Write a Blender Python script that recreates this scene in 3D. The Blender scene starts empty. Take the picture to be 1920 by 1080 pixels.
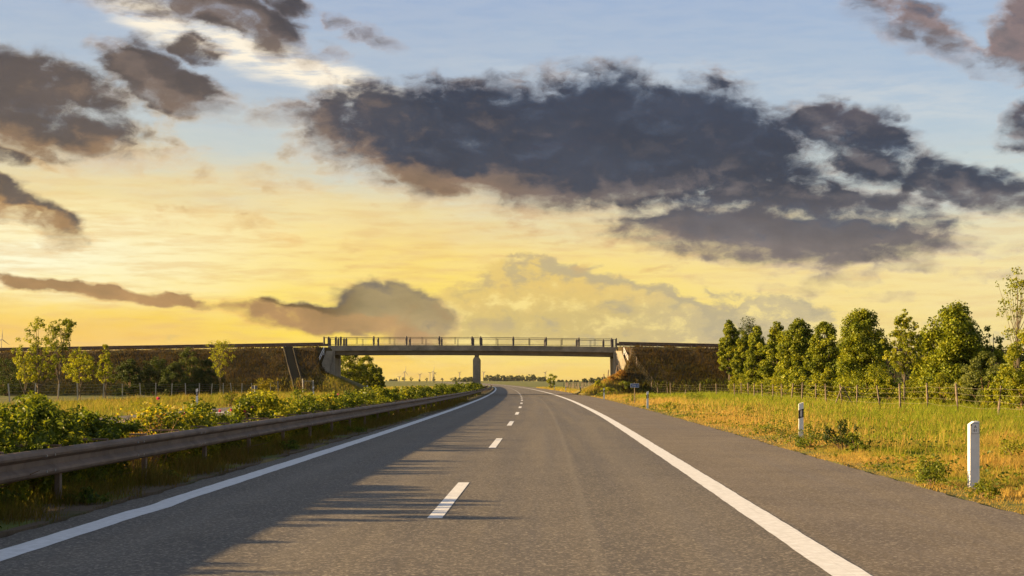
import bpy, bmesh, math, random
import numpy as np
from mathutils import Vector, Matrix

R = math.radians
SC = bpy.context.scene
COL = SC.collection
rng = np.random.default_rng(7)
random.seed(7)

# ------------------------------------------------------------------ camera
# x right, y along the road, z up, metres; the camera stands at the origin, 1.45 m up
CAM_H = 1.45
F_PX, HOR_Y = 2955.0, 717.0          # focal length and horizon row, in photograph pixels
cam_d = bpy.data.cameras.new('camera')
cam_d.sensor_width = 36.0
cam_d.lens = 36.0 * F_PX / 1920.0
cam_d.shift_y = (HOR_Y - 540.0) / 1920.0
cam_d.clip_start, cam_d.clip_end = 0.1, 30000.0
cam = bpy.data.objects.new('camera', cam_d)
cam.location = (0, 0, CAM_H)
cam.rotation_euler = (R(90), 0, 0)
COL.objects.link(cam)
SC.camera = cam

SC.view_settings.view_transform = 'Standard'
SC.view_settings.look = 'None'
SC.view_settings.gamma = 1.0
EXPO = 1.88                          # exposed for the land, as the photograph is
SC.view_settings.exposure = EXPO
SC.view_settings.use_curve_mapping = False
SC.cycles.max_bounces = 8
SC.cycles.transparent_max_bounces = 8
SC.cycles.use_denoising = True

# ------------------------------------------------------------------ sun
SUN_AZ, SUN_EL = -87.0, 13.0         # degrees: left of the road's direction, above the horizon
sdir = Vector((math.sin(R(SUN_AZ)) * math.cos(R(SUN_EL)), math.cos(R(SUN_AZ)) * math.cos(R(SUN_EL)), math.sin(R(SUN_EL))))
sun_d = bpy.data.lights.new('sun', 'SUN')
sun_d.energy = 5.0
sun_d.color = (1.0, 0.71, 0.34)
sun_d.angle = R(0.8)
sun = bpy.data.objects.new('sun', sun_d)
sun.rotation_euler = (-sdir).to_track_quat('-Z', 'Y').to_euler()
sun.location = sdir * 60
COL.objects.link(sun)

# ------------------------------------------------------------------ sky (world)
def lin(r, g, b):
    """8-bit sRGB to linear."""
    f = lambda c: (c / 255 / 12.92) if c / 255 <= 0.04045 else ((c / 255 + 0.055) / 1.055) ** 2.4
    return (f(r), f(g), f(b), 1.0)


class NT:
    """Small helper for building node trees."""
    def __init__(s, tree):
        s.t = tree; s.n = tree.nodes; s.l = tree.links

    def put(s, sock, v):
        if isinstance(v, bpy.types.NodeSocket):
            s.l.new(v, sock)
        elif v is not None:
            sock.default_value = v

    def math(s, op, a, b=None, c=None, clamp=False):
        n = s.n.new('ShaderNodeMath'); n.operation = op; n.use_clamp = clamp
        for i, v in enumerate((a, b, c)):
            if v is not None:
                s.put(n.inputs[i], v)
        return n.outputs[0]

    def vmath(s, op, a, b=None, scale=None):
        n = s.n.new('ShaderNodeVectorMath'); n.operation = op
        s.put(n.inputs[0], a)
        if b is not None:
            s.put(n.inputs[1], b)
        if scale is not None:
            s.put(n.inputs['Scale'], scale)
        return n.outputs['Value'] if op in ('DOT_PRODUCT', 'LENGTH') else n.outputs['Vector']

    def sep(s, v):
        n = s.n.new('ShaderNodeSeparateXYZ'); s.put(n.inputs[0], v)
        return n.outputs[0], n.outputs[1], n.outputs[2]

    def comb(s, x=0.0, y=0.0, z=0.0):
        n = s.n.new('ShaderNodeCombineXYZ')
        s.put(n.inputs[0], x); s.put(n.inputs[1], y); s.put(n.inputs[2], z)
        return n.outputs[0]

    def noise(s, vec, scale, detail=4.0, rough=0.5, lac=2.0, dist=0.0, color=False):
        n = s.n.new('ShaderNodeTexNoise')
        if vec is not None:
            s.put(n.inputs['Vector'], vec)
        n.inputs['Scale'].default_value = scale; n.inputs['Detail'].default_value = detail
        n.inputs['Roughness'].default_value = rough; n.inputs['Lacunarity'].default_value = lac
        n.inputs['Distortion'].default_value = dist
        return n.outputs['Color'] if color else n.outputs['Fac']

    def step(s, v, a, b, lo=0.0, hi=1.0, mode='SMOOTHSTEP'):
        n = s.n.new('ShaderNodeMapRange'); n.interpolation_type = mode; n.clamp = True
        s.put(n.inputs['Value'], v)
        n.inputs['From Min'].default_value = a; n.inputs['From Max'].default_value = b
        n.inputs['To Min'].default_value = lo; n.inputs['To Max'].default_value = hi
        return n.outputs['Result']

    def mix(s, f, a, b, mode='MIX'):
        n = s.n.new('ShaderNodeMix'); n.data_type = 'RGBA'; n.blend_type = mode
        s.put(n.inputs[0], f); s.put(n.inputs[6], a); s.put(n.inputs[7], b)
        return n.outputs[2]

    def ramp(s, v, stops, interp='LINEAR'):
        n = s.n.new('ShaderNodeValToRGB'); n.color_ramp.interpolation = interp
        e = n.color_ramp.elements
        while len(e) < len(stops):
            e.new(0.5)
        for el, (p, c) in zip(e, stops):
            el.position = p; el.color = c
        s.put(n.inputs[0], v)
        return n.outputs[0]

    def mapping(s, v, loc=(0, 0, 0), rot=(0, 0, 0), scale=(1, 1, 1), kind='POINT'):
        n = s.n.new('ShaderNodeMapping'); n.vector_type = kind
        s.put(n.inputs['Vector'], v)
        n.inputs['Location'].default_value = loc; n.inputs['Rotation'].default_value = rot
        n.inputs['Scale'].default_value = scale
        return n.outputs[0]


def az_el(px, py):
    """Compass direction (degrees) of a point of the photographed sky."""
    X, Z = (px - 960) / F_PX, (HOR_Y - py) / F_PX
    return math.degrees(math.atan(X)), math.degrees(math.atan(Z / math.hypot(1, X)))


# where the cloud masses stand: centre, half width, half height (photograph pixels), tilt (degrees, down to the right), weight
CLOUDS = [
    # long slate cloud in the middle and its right-hand lobes
    (960, 285, 430, 112, 5, 1.15), (700, 245, 185, 88, 8, 1.05), (1230, 258, 310, 122, 8, 1.15), (838, 182, 70, 40, 0, .75),
    (1335, 170, 90, 44, 0, .8), (1390, 320, 210, 100, 20, .9), (1620, 268, 160, 76, 18, 1.0), (1150, 350, 340, 50, 4, .8),
    (1430, 440, 360, 54, 2, 1.05), (1820, 345, 190, 54, 14, 1.0), (1640, 400, 210, 56, 8, .8), (560, 240, 120, 50, 10, .42),
    # left clouds
    (40, 200, 270, 104, 10, 1.0), (300, 168, 180, 50, 22, 1.0), (230, 262, 200, 48, 22, .75), (358, 104, 66, 28, 5, .95), (265, 82, 66, 28, 8, .6),
    (70, 262, 190, 40, 8, .6), (470, 205, 100, 30, 15, .42),
    # top left
    (270, 0, 240, 48, 10, .95), (465, 50, 150, 44, 28, .9), (590, 92, 120, 24, 18, .5), (672, 68, 84, 26, 18, .8), (520, 5, 84, 30, 30, .75),
    # top right
    (1680, 30, 120, 62, 22, .9), (1790, 90, 140, 40, 24, .8), (1915, 65, 80, 80, 0, 1.0), (1930, 235, 56, 62, 0, .9),
    # left, low
    (10, 392, 170, 46, 22, 1.1), (190, 550, 250, 17, 5, 1.2), (310, 563, 120, 14, 2, 1.0), (40, 535, 110, 15, 4, 1.0),
    (370, 418, 260, 32, 4, .50), (330, 330, 260, 22, 6, .46), (545, 462, 44, 10, 5, .6), (650, 446, 84, 20, 14, .5), (490, 340, 120, 28, 4, .54), (600, 345, 80, 22, 6, .50),
    # low cumulus left of the middle
    (590, 590, 180, 32, 6, 1.2), (735, 592, 130, 58, 18, 1.15), (480, 574, 100, 14, 4, .9),
    # small ones at right
    (1500, 502, 150, 26, 8, .52), (1575, 518, 100, 22, 5, .52), (1490, 540, 80, 20, 0, .50), (1720, 495, 80, 18, 0, .46), (1290, 515, 80, 18, 12, .46),
    (1840, 462, 140, 28, 6, .56), (1840, 510, 120, 18, 4, .48), (1640, 555, 80, 16, 4, .46), (1790, 400, 150, 40, 8, .5),
]
# far pale cumulus banks near the horizon
BANKS = [(1040, 560, 150, 74, 6, 1.0), (1160, 600, 210, 76, 14, 1.0), (930, 590, 160, 70, -6, .9), (1270, 610, 150, 60, 22, .95), (1100, 655, 430, 66, 2, 1.0),
         (1470, 600, 120, 54, 6, .8), (1390, 566, 110, 30, 12, .5), (1720, 615, 200, 24, 2, .45), (870, 560, 110, 36, -12, .5), (330, 640, 70, 14, 0, .5), (1900, 625, 120, 26, 0, .5)]


def blobs(t, p, items):
    out = None
    for (px, py, rx, ry, tilt, w) in items:
        a, e = az_el(px, py)
        k = math.degrees(1 / F_PX)
        m = t.mapping(p, (a, e, 0), (0, 0, R(-tilt)), (rx * k * 1.6, ry * k * 1.6, 1.0), 'TEXTURE')
        g = t.n.new('ShaderNodeTexGradient'); g.gradient_type = 'SPHERICAL'
        t.l.new(m, g.inputs[0])
        v = t.step(g.outputs['Fac'], .04, .72, 0, w)
        out = v if out is None else t.math('SMOOTH_MAX', out, v, 0.22)
    return out


def density_group():
    g = bpy.data.node_groups.new('cloud_density', 'ShaderNodeTree')
    g.interface.new_socket('Direction', in_out='INPUT', socket_type='NodeSocketVector')
    for nm in ('Density', 'Bank', 'Az', 'El', 'Soft', 'Grain'):
        g.interface.new_socket(nm, in_out='OUTPUT', socket_type='NodeSocketFloat')
    t = NT(g)
    gi = t.n.new('NodeGroupInput'); go = t.n.new('NodeGroupOutput')
    d = gi.outputs[0]
    x, y, z = t.sep(d)
    az = t.math('MULTIPLY', t.math('ARCTAN2', x, y), 57.29578)
    hyp = t.math('SQRT', t.math('ADD', t.math('MULTIPLY', x, x), t.math('MULTIPLY', y, y)))
    el = t.math('MULTIPLY', t.math('ARCTAN2', z, hyp), 57.29578)
    flat = t.comb(x, y, t.math('MULTIPLY', z, 1.75))
    # bend the outlines
    w1 = t.vmath('SUBTRACT', t.noise(flat, 9.0, 3, .5, color=True), (.5, .5, .5))
    w2 = t.vmath('SUBTRACT', t.noise(flat, 34.0, 5, .55, color=True), (.5, .5, .5))
    p0 = t.comb(az, el, 0.0)
    p = t.vmath('ADD', p0, t.vmath('ADD', t.vmath('MULTIPLY', w1, (2.6, 1.5, 0)), t.vmath('MULTIPLY', w2, (1.5, .95, 0))))
    warped = t.vmath('ADD', flat, t.vmath('SCALE', w2, scale=0.030))
    n1 = t.noise(warped, 16.0, 8, .56, 2.1)
    n2 = t.noise(warped, 52.0, 9, .64, 2.1)
    nn = t.math('ADD', t.math('MULTIPLY', t.math('SUBTRACT', n1, .5), 1.5), t.math('MULTIPLY', t.math('SUBTRACT', n2, .5), 1.0))
    vo = t.n.new('ShaderNodeTexVoronoi'); vo.inputs['Scale'].default_value = 40.0; vo.inputs['Detail'].default_value = 1.0
    vo.inputs['Roughness'].default_value = .55
    t.l.new(warped, vo.inputs['Vector'])
    nn = t.math('ADD', nn, t.math('MULTIPLY', t.math('SUBTRACT', .60, vo.outputs['Distance']), .5))
    f = blobs(t, p, CLOUDS)
    # the same kind of broken cloud goes on over the rest of the sky
    outside = t.math('SUBTRACT', 1.0, t.math('MULTIPLY', t.step(t.math('ABSOLUTE', az), 19, 30, 1, 0), t.step(el, 14, 20, 1, 0)))
    wide = t.math('MULTIPLY', t.step(t.noise(flat, 3.4, 3, .5), .46, .66, 0, 1.3), outside)
    f = t.math('MAXIMUM', f, wide)
    dens = t.math('SUBTRACT', t.math('ADD', f, t.math('MULTIPLY', nn, t.step(f, .02, .3, .15, .72))), .50)
    t.l.new(dens, go.inputs[0])
    soft = t.math('ADD', f, t.math('MULTIPLY', nn, .42))
    t.l.new(t.step(soft, .22, 1.15), go.inputs['Soft'])
    t.l.new(t.math('MULTIPLY', nn, 1.0), go.inputs['Grain'])
    b = blobs(t, t.vmath('ADD', p0, t.vmath('ADD', t.vmath('MULTIPLY', w1, (1.0, .8, 0)), t.vmath('MULTIPLY', w2, (1.1, .7, 0)))), BANKS)
    bw = t.math('MULTIPLY', t.step(t.noise(flat, 6.0, 3, .5), .44, .62, 0, 1.2), t.math('MULTIPLY', t.step(t.math('ABSOLUTE', az), 19, 26, 0, 1), t.step(el, 2, 6, 1, 0)))
    b = t.math('MAXIMUM', b, bw)
    t.l.new(t.math('SUBTRACT', t.math('ADD', b, t.math('ADD', t.math('MULTIPLY', t.math('SUBTRACT', n2, .5), .7), t.math('MULTIPLY', nn, .22))), .44), go.inputs[1])
    t.l.new(az, go.inputs[2]); t.l.new(el, go.inputs[3])
    return g


world = bpy.data.worlds.new('World')
SC.world = world
world.use_nodes = True
wt = world.node_tree
wt.nodes.clear()
W = NT(wt)
dirn = W.n.new('ShaderNodeTexCoord').outputs['Generated']
dg = density_group()


def sample(vec):
    n = W.n.new('ShaderNodeGroup'); n.node_tree = dg
    W.l.new(vec, n.inputs[0])
    return n.outputs


S0 = sample(dirn)
S1 = sample(W.vmath('ADD', dirn, (-0.010, 0, -0.0125)))     # a step towards the light: the sun is low on the left
dens, bank, AZ, EL, soft = S0[0], S0[1], S0[2], S0[3], S0[4]
cs = W.vmath('DOT_PRODUCT', dirn, tuple(sdir))           # 1 towards the sun

sky = W.n.new('ShaderNodeTexSky')
sky.sky_type = 'NISHITA'
sky.sun_disc = False
sky.sun_elevation = R(SUN_EL)
sky.sun_rotation = R(SUN_AZ)
sky.air_density, sky.dust_density, sky.ozone_density = 1.0, 1.2, 1.0

bg_sky = W.n.new('ShaderNodeBackground'); bg_sky.inputs[1].default_value = 0.07
W.l.new(sky.outputs[0], bg_sky.inputs[0])

SKY_K = 2 ** -EXPO                   # cloud and veil colours below are given as they appear at this exposure
# golden evening veil: thin high cloud and dust, strongest low down and on the sun's side
flat = W.vmath('MULTIPLY', dirn, (1, 1, 5.0))
streak = W.noise(W.vmath('ADD', flat, W.vmath('SCALE', W.noise(flat, 12, 3, .5, color=True), scale=.05)), 9.0, 6, .6)
streak_f = W.noise(W.vmath('MULTIPLY', dirn, (1, 1, 9.0)), 26.0, 5, .6)
el_w = W.math('ADD', W.math('ADD', EL, W.step(AZ, -20, 14, -1.2, .8, 'LINEAR')), W.math('MULTIPLY', W.math('SUBTRACT', streak, .5), 2.6))
veil_col = W.ramp(W.step(el_w, 0, 14, mode='LINEAR'), [
    (0.0, lin(255, 208, 44)), (0.09, lin(255, 222, 48)), (0.20, lin(255, 222, 80)), (0.32, lin(252, 220, 120)), (0.44, lin(234, 216, 164)), (0.55, lin(198, 206, 202)), (0.74, lin(172, 188, 206)), (1.0, lin(154, 174, 206))])
glow = W.math('MULTIPLY', W.step(AZ, -3, -19), W.step(W.math('ABSOLUTE', W.math('SUBTRACT', W.math('ADD', EL, W.math('MULTIPLY', W.math('SUBTRACT', streak, .5), 3.0)), 4.4)), 2.6, 0.3))
veil_col = W.mix(W.math('MULTIPLY', glow, 1.0), veil_col, lin(255, 252, 214))
right = W.step(AZ, 2, 18)
veil_col = W.mix(W.math('MULTIPLY', right, W.step(EL, 7, 1, 0, .5)), veil_col, lin(247, 222, 170))
low = W.step(EL, 3.4, 1.6)
veil_col = W.mix(W.math('MULTIPLY', W.math('MULTIPLY', low, W.step(AZ, -6.5, -14)), .75), veil_col, lin(240, 190, 90))
veil_col = W.mix(W.math('MULTIPLY', W.step(streak_f, .42, .68, 0, .42), W.step(EL, 9, 5)), veil_col, lin(226, 176, 98))
veil_col = W.mix(W.math('MULTIPLY', W.step(W.noise(W.vmath('MULTIPLY', dirn, (1, 1, 4.0)), 7.0, 6, .6), .45, .68, 0, .6), W.math('MULTIPLY', W.step(AZ, 4, -6), W.step(W.math('ABSOLUTE', W.math('SUBTRACT', EL, 6.2)), 2.4, .6))), veil_col, lin(228, 184, 116))
veil_a = W.math('MULTIPLY', W.step(EL, 60, 9, .0, .97), W.step(cs, -.6, .35, .7, 1.0))
bg_veil = W.n.new('ShaderNodeBackground'); bg_veil.inputs[1].default_value = SKY_K
W.l.new(veil_col, bg_veil.inputs[0])
mx1 = W.n.new('ShaderNodeMixShader')
W.put(mx1.inputs[0], veil_a); W.l.new(bg_sky.outputs[0], mx1.inputs[1]); W.l.new(bg_veil.outputs[0], mx1.inputs[2])

# bright cirrus streak high on the left
cir = blobs(W, W.vmath('ADD', W.comb(AZ, EL, 0.0), W.vmath('MULTIPLY', W.vmath('SUBTRACT', W.noise(flat, 14, 4, .55, color=True), (.5, .5, .5)), (2.0, 1.0, 0))),
            [(560, 130, 230, 34, 20, 1.3), (380, 72, 210, 32, 20, 1.0), (1230, 140, 420, 30, 4, .16), (1700, 190, 200, 40, 6, .2)])
cir = W.math('MULTIPLY', cir, W.step(W.noise(W.mapping(flat, rot=(0, R(18), 0), scale=(1, 1, 1.3)), 30, 6, .62), .32, .62, .25, 1.0), clamp=True)
bg_cir = W.n.new('ShaderNodeBackground'); bg_cir.inputs[1].default_value = SKY_K; bg_cir.inputs[0].default_value = lin(255, 244, 222)
mx2 = W.n.new('ShaderNodeMixShader')
W.put(mx2.inputs[0], cir); W.l.new(mx1.outputs[0], mx2.inputs[1]); W.l.new(bg_cir.outputs[0], mx2.inputs[2])

# far cumulus banks, seen through a lot of golden air
grain = S0[5]
b_a = W.math('MULTIPLY', W.step(bank, 0.0, .20), W.step(EL, .2, 1.7, .15, 1))
b_rim = W.math('SUBTRACT', W.step(bank, .0, .75), W.step(S1[1], .0, .75))
b_far = W.step(W.math('SUBTRACT', W.math('ADD', W.math('SUBTRACT', EL, 2.4), W.math('MULTIPLY', grain, 1.4)), W.math('MULTIPLY', AZ, .06)), -.5, .9)
b_col = W.mix(b_far, lin(206, 184, 122), lin(230, 198, 118))                 # shaded foot, sunlit billows
b_col = W.mix(W.step(AZ, 2, 9, 0, .7), b_col, W.mix(b_far, lin(190, 180, 156), lin(214, 198, 156)))
b_col = W.mix(W.step(EL, 1.5, .3, 0, .75), b_col, lin(250, 214, 112))
b_col = W.mix(W.step(b_rim, .02, .5, 0, .8), b_col, lin(255, 232, 150))
b_col = W.mix(W.step(b_rim, -.02, -.45, 0, .75), b_col, W.mix(W.step(AZ, -4, 2), lin(196, 170, 116), lin(158, 152, 140)))
bg_bank = W.n.new('ShaderNodeBackground'); bg_bank.inputs[1].default_value = SKY_K; W.l.new(b_col, bg_bank.inputs[0])
mx3 = W.n.new('ShaderNodeMixShader')
W.put(mx3.inputs[0], W.math('MULTIPLY', b_a, W.step(bank, 0, .8, .75, .95))); W.l.new(mx2.outputs[0], mx3.inputs[1]); W.l.new(bg_bank.outputs[0], mx3.inputs[2])

# small torn cloudlets of the same layer
cl_n = W.noise(W.vmath('ADD', W.vmath('MULTIPLY', dirn, (1, 1, 3.4)), W.vmath('SCALE', W.noise(dirn, 30, 3, .5, color=True), scale=.02)), 24.0, 7, .58)
cl_a = W.math('MULTIPLY', W.step(W.math('SUBTRACT', cl_n, W.math('MULTIPLY', W.step(W.noise(dirn, 5.0, 2, .5), .4, .6, .12, 0), 1.0)), .55, .70, 0, .6), W.math('MULTIPLY', W.step(EL, 2.2, 4.2), W.step(EL, 11, 8)))
bg_let = W.n.new('ShaderNodeBackground'); bg_let.inputs[1].default_value = SKY_K
W.l.new(W.mix(W.step(W.math('ADD', EL, W.math('MULTIPLY', AZ, .2)), 4, 9), lin(222, 176, 108), lin(186, 166, 160)), bg_let.inputs[0])
mx35 = W.n.new('ShaderNodeMixShader')
W.put(mx35.inputs[0], cl_a); W.l.new(mx3.outputs[0], mx35.inputs[1]); W.l.new(bg_let.outputs[0], mx35.inputs[2])
mx3 = mx35

# the nearer clouds

thick = W.step(W.math('ADD', soft, W.math('MULTIPLY', grain, .12)), .05, .75)
c_hi = W.mix(W.step(AZ, -11, -3), lin(88, 79, 77), lin(50, 58, 76))          # brown on the sun's side, slate away from it
c_hi = W.mix(W.math('MULTIPLY', W.step(AZ, 9, 14), W.step(EL, 8.5, 11)), c_hi, lin(132, 116, 116))
c_lo = W.mix(W.step(AZ, -2, 8), lin(98, 76, 52), lin(128, 118, 116))
c_lo = W.mix(W.math('MULTIPLY', W.step(AZ, -7, -5), W.step(AZ, 0, -2)), c_lo, lin(158, 140, 102))
c_body = W.mix(W.step(EL, 5.6, 4.2), W.mix(W.math('MULTIPLY', W.step(AZ, 0, 8), W.step(EL, 7.2, 5.4)), c_hi, lin(96, 94, 102)), c_lo)
edge = W.mix(W.step(W.math('ADD', EL, W.math('MULTIPLY', AZ, .25)), 9.5, 4), lin(186, 166, 156), lin(246, 204, 132))
edge = W.mix(W.math('MULTIPLY', W.step(AZ, 2, 12), W.step(EL, 10, 5, .5, 1)), edge, lin(192, 174, 164))
edge = W.mix(W.math('MULTIPLY', W.step(AZ, -6, -14), W.step(EL, 9, 6)), edge, lin(224, 172, 112))
c_cl = W.mix(thick, edge, c_body)
rim = W.math('SUBTRACT', soft, S1[4])                                       # positive on the sun's side and below
fine = W.math('SUBTRACT', grain, S1[5])
rim = W.math('ADD', rim, W.math('MULTIPLY', fine, .50))
ELS = W.math('ADD', EL, W.math('MULTIPLY', AZ, .25))
warm = W.mix(W.step(ELS, 8.5, 3.8), lin(154, 128, 116), lin(244, 180, 96))
warm = W.mix(W.step(AZ, 2, 12, 0, .8), warm, lin(148, 134, 134))
inner = W.mix(W.step(EL, 9.5, 6.0), lin(120, 106, 98), lin(156, 124, 90))
inner = W.mix(W.step(AZ, -5, 4), inner, lin(98, 96, 102))
warm = W.mix(W.step(thick, .6, 1.15), warm, inner)
c_cl = W.mix(W.math('MULTIPLY', W.step(rim, .02, .70), W.step(thick, 0, 1, .95, .75)), c_cl, warm)
cool = W.mix(W.step(AZ, -9, 0), lin(84, 82, 88), lin(66, 78, 98))
c_cl = W.mix(W.step(rim, -.02, -.50, 0, .7), c_cl, cool)                     # rims turned away take the blue of the upper sky
broad = W.noise(W.vmath('MULTIPLY', dirn, (1, 1, 2.6)), 13.0, 5, .55)
c_cl = W.mix(1.0, c_cl, W.mix(W.step(W.math('ADD', grain, W.math('MULTIPLY', W.math('SUBTRACT', broad, .5), 1.6)), -.55, .55, mode='LINEAR'), (1.34, 1.30, 1.26, 1), (.74, .77, .81, 1)), 'MULTIPLY')     # thinner and denser billows
a = W.step(W.math('SUBTRACT', dens, W.step(rim, .1, .8, 0, .22)), -.18, .34)     # lower rims fray out
bg_cl = W.n.new('ShaderNodeBackground'); bg_cl.inputs[1].default_value = SKY_K; W.l.new(c_cl, bg_cl.inputs[0])
mx4 = W.n.new('ShaderNodeMixShader')
W.put(mx4.inputs[0], W.math('MULTIPLY', a, .97)); W.l.new(mx3.outputs[0], mx4.inputs[1]); W.l.new(bg_cl.outputs[0], mx4.inputs[2])
wo = W.n.new('ShaderNodeOutputWorld')
W.l.new(mx4.outputs[0], wo.inputs[0])
world.cycles.sampling_method = 'MANUAL'
world.cycles.sample_map_resolution = 1024

# ------------------------------------------------------------------ small tools
def tag(o, label=None, cat=None, group=None, kind=None):
    if label: o['label'] = label
    if cat: o['category'] = cat
    if group: o['group'] = group
    if kind: o['kind'] = kind
    return o


def empty(name, loc, label=None, cat=None, group=None, rz=0.0):
    o = bpy.data.objects.new(name, None)
    o.location = loc
    o.rotation_euler = (0, 0, rz)
    o.empty_display_size = 0.2
    COL.objects.link(o)
    return tag(o, label, cat, group)


def link(name, me, mat=None, parent=None, loc=None):
    o = bpy.data.objects.new(name, me)
    COL.objects.link(o)
    if mat is not None and not me.materials:
        me.materials.append(mat)
    if parent is not None:
        o.parent = parent
    if loc is not None:
        o.location = loc
    return o


def copy_tree(o, parent=None):
    c = o.copy()
    COL.objects.link(c)
    if parent is not None:
        c.parent = parent
    for ch in list(o.children):
        copy_tree(ch, c)
    return c


class MB:
    """Collects simple solids into one mesh."""
    def __init__(s):
        s.v = []; s.f = []

    def add(s, vs, fs):
        k = len(s.v)
        s.v += [tuple(p) for p in vs]
        s.f += [tuple(i + k for i in f) for f in fs]
        return s

    def box(s, x0, x1, y0, y1, z0, z1, ch=0.0):
        if ch <= 0:
            vs = [(x, y, z) for z in (z0, z1) for (x, y) in ((x0, y0), (x1, y0), (x1, y1), (x0, y1))]
            return s.add(vs, [(3, 2, 1, 0), (4, 5, 6, 7), (0, 1, 5, 4), (1, 2, 6, 5), (2, 3, 7, 6), (3, 0, 4, 7)])
        ring = lambda c, z: [(x0 + c, y0, z), (x1 - c, y0, z), (x1, y0 + c, z), (x1, y1 - c, z), (x1 - c, y1, z), (x0 + c, y1, z), (x0, y1 - c, z), (x0, y0 + c, z)]
        shr = [(min(max(x, x0 + ch), x1 - ch), min(max(y, y0 + ch), y1 - ch), z1) for (x, y, z) in ring(ch, z1)]
        vs = ring(ch, z0) + ring(ch, z1 - ch) + shr
        fs = [tuple(range(7, -1, -1)), tuple(range(16, 24))]
        for r in (0, 8):
            fs += [(r + i, r + (i + 1) % 8, r + 8 + (i + 1) % 8, r + 8 + i) for i in range(8)]
        return s.add(vs, fs)

    def tube(s, pts, radii, n=6, cap=True):
        pts = [Vector(p) for p in pts]
        if not hasattr(radii, '__len__'):
            radii = [radii] * len(pts)
        vs = []; up = Vector((0, 0, 1))
        for i, p in enumerate(pts):
            t = (pts[min(i + 1, len(pts) - 1)] - pts[max(i - 1, 0)]).normalized()
            a = t.cross(up)
            if a.length < 1e-3:
                a = t.cross(Vector((1, 0, 0)))
            a.normalize(); b = t.cross(a)
            vs += [p + (a * math.cos(2 * math.pi * k / n) + b * math.sin(2 * math.pi * k / n)) * radii[i] for k in range(n)]
        fs = []
        for i in range(len(pts) - 1):
            fs += [(i * n + k, (i + 1) * n + k, (i + 1) * n + (k + 1) % n, i * n + (k + 1) % n) for k in range(n)]
        if cap:
            fs += [tuple(range(n)), tuple(range((len(pts) - 1) * n + n - 1, (len(pts) - 1) * n - 1, -1))]
        return s.add(vs, fs)

    def bar(s, p, q, w, h):
        """Rectangular bar from p to q, w across, h up."""
        p, q = Vector(p), Vector(q)
        t = (q - p).normalized(); up = Vector((0, 0, 1))
        if abs(t.z) > .95:
            up = Vector((0, 1, 0))
        a = t.cross(up).normalized() * w / 2; b = a.cross(t).normalized() * h / 2
        vs = [e + i * a + j * b for e in (p, q) for (i, j) in ((-1, -1), (1, -1), (1, 1), (-1, 1))]
        return s.add(vs, [(0, 1, 2, 3), (7, 6, 5, 4), (0, 4, 5, 1), (1, 5, 6, 2), (2, 6, 7, 3), (3, 7, 4, 0)])

    def prism(s, prof, y0, y1):
        """Profile in x, z pushed along y."""
        n = len(prof)
        vs = [(x, y0, z) for x, z in prof] + [(x, y1, z) for x, z in prof]
        fs = [tuple(range(n)), tuple(range(2 * n - 1, n - 1, -1))] + [(i, n + i, n + (i + 1) % n, (i + 1) % n) for i in range(n)]
        return s.add(vs, fs)

    def build(s, name, mat=None, parent=None, smooth=False, loc=None):
        me = bpy.data.meshes.new(name)
        me.from_pydata(s.v, [], s.f)
        bm = bmesh.new(); bm.from_mesh(me)
        bmesh.ops.recalc_face_normals(bm, faces=bm.faces)
        bm.to_mesh(me); bm.free()
        if smooth:
            me.polygons.foreach_set('use_smooth', [True] * len(me.polygons))
        me.update()
        return link(name, me, mat, parent, loc)


def raw_mesh(name, V, F, attrs=None, smooth=False):
    """Mesh from numpy arrays; F is (n,3) or (n,4); attrs: name -> (domain, values)."""
    me = bpy.data.meshes.new(name)
    V = np.asarray(V, np.float32); F = np.asarray(F, np.int32)
    k = F.shape[1]
    me.vertices.add(len(V)); me.vertices.foreach_set('co', V.ravel())
    me.loops.add(F.size); me.loops.foreach_set('vertex_index', F.ravel())
    me.polygons.add(len(F)); me.polygons.foreach_set('loop_start', np.arange(0, F.size, k, dtype=np.int32))
    me.polygons.foreach_set('use_smooth', np.full(len(F), smooth))
    for an, (dom, val) in (attrs or {}).items():
        val = np.asarray(val, np.float32)
        if val.ndim == 1:
            a = me.attributes.new(an, 'FLOAT', dom); a.data.foreach_set('value', val)
        else:
            a = me.attributes.new(an, 'FLOAT_COLOR', dom); a.data.foreach_set('color', val.ravel())
    me.update(calc_edges=True)
    me.validate()
    return me


# ------------------------------------------------------------------ materials
def material(name):
    m = bpy.data.materials.new(name)
    m.use_nodes = True
    m.node_tree.nodes.clear()
    t = NT(m.node_tree)
    out = t.n.new('ShaderNodeOutputMaterial')
    return m, t, out


def principled(t, out, col, rough=.7, metal=0.0, spec=.5, bump=None, strength=.3, dist=.01):
    p = t.n.new('ShaderNodeBsdfPrincipled')
    t.put(p.inputs['Base Color'], col); t.put(p.inputs['Roughness'], rough); t.put(p.inputs['Metallic'], metal)
    p.inputs['Specular IOR Level'].default_value = spec
    if bump is not None:
        b = t.n.new('ShaderNodeBump'); b.inputs['Strength'].default_value = strength; b.inputs['Distance'].default_value = dist
        t.put(b.inputs['Height'], bump); t.l.new(b.outputs[0], p.inputs['Normal'])
    t.l.new(p.outputs[0], out.inputs[0])
    return p


def c3(*v):
    return (v[0], v[1], v[2], 1.0)


def obj_pos(t):
    return t.n.new('ShaderNodeTexCoord').outputs['Object']


def world_pos(t):
    return t.n.new('ShaderNodeNewGeometry').outputs['Position']


def attr(t, name, out='Fac'):
    n = t.n.new('ShaderNodeAttribute'); n.attribute_name = name
    return n.outputs[out]


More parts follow.
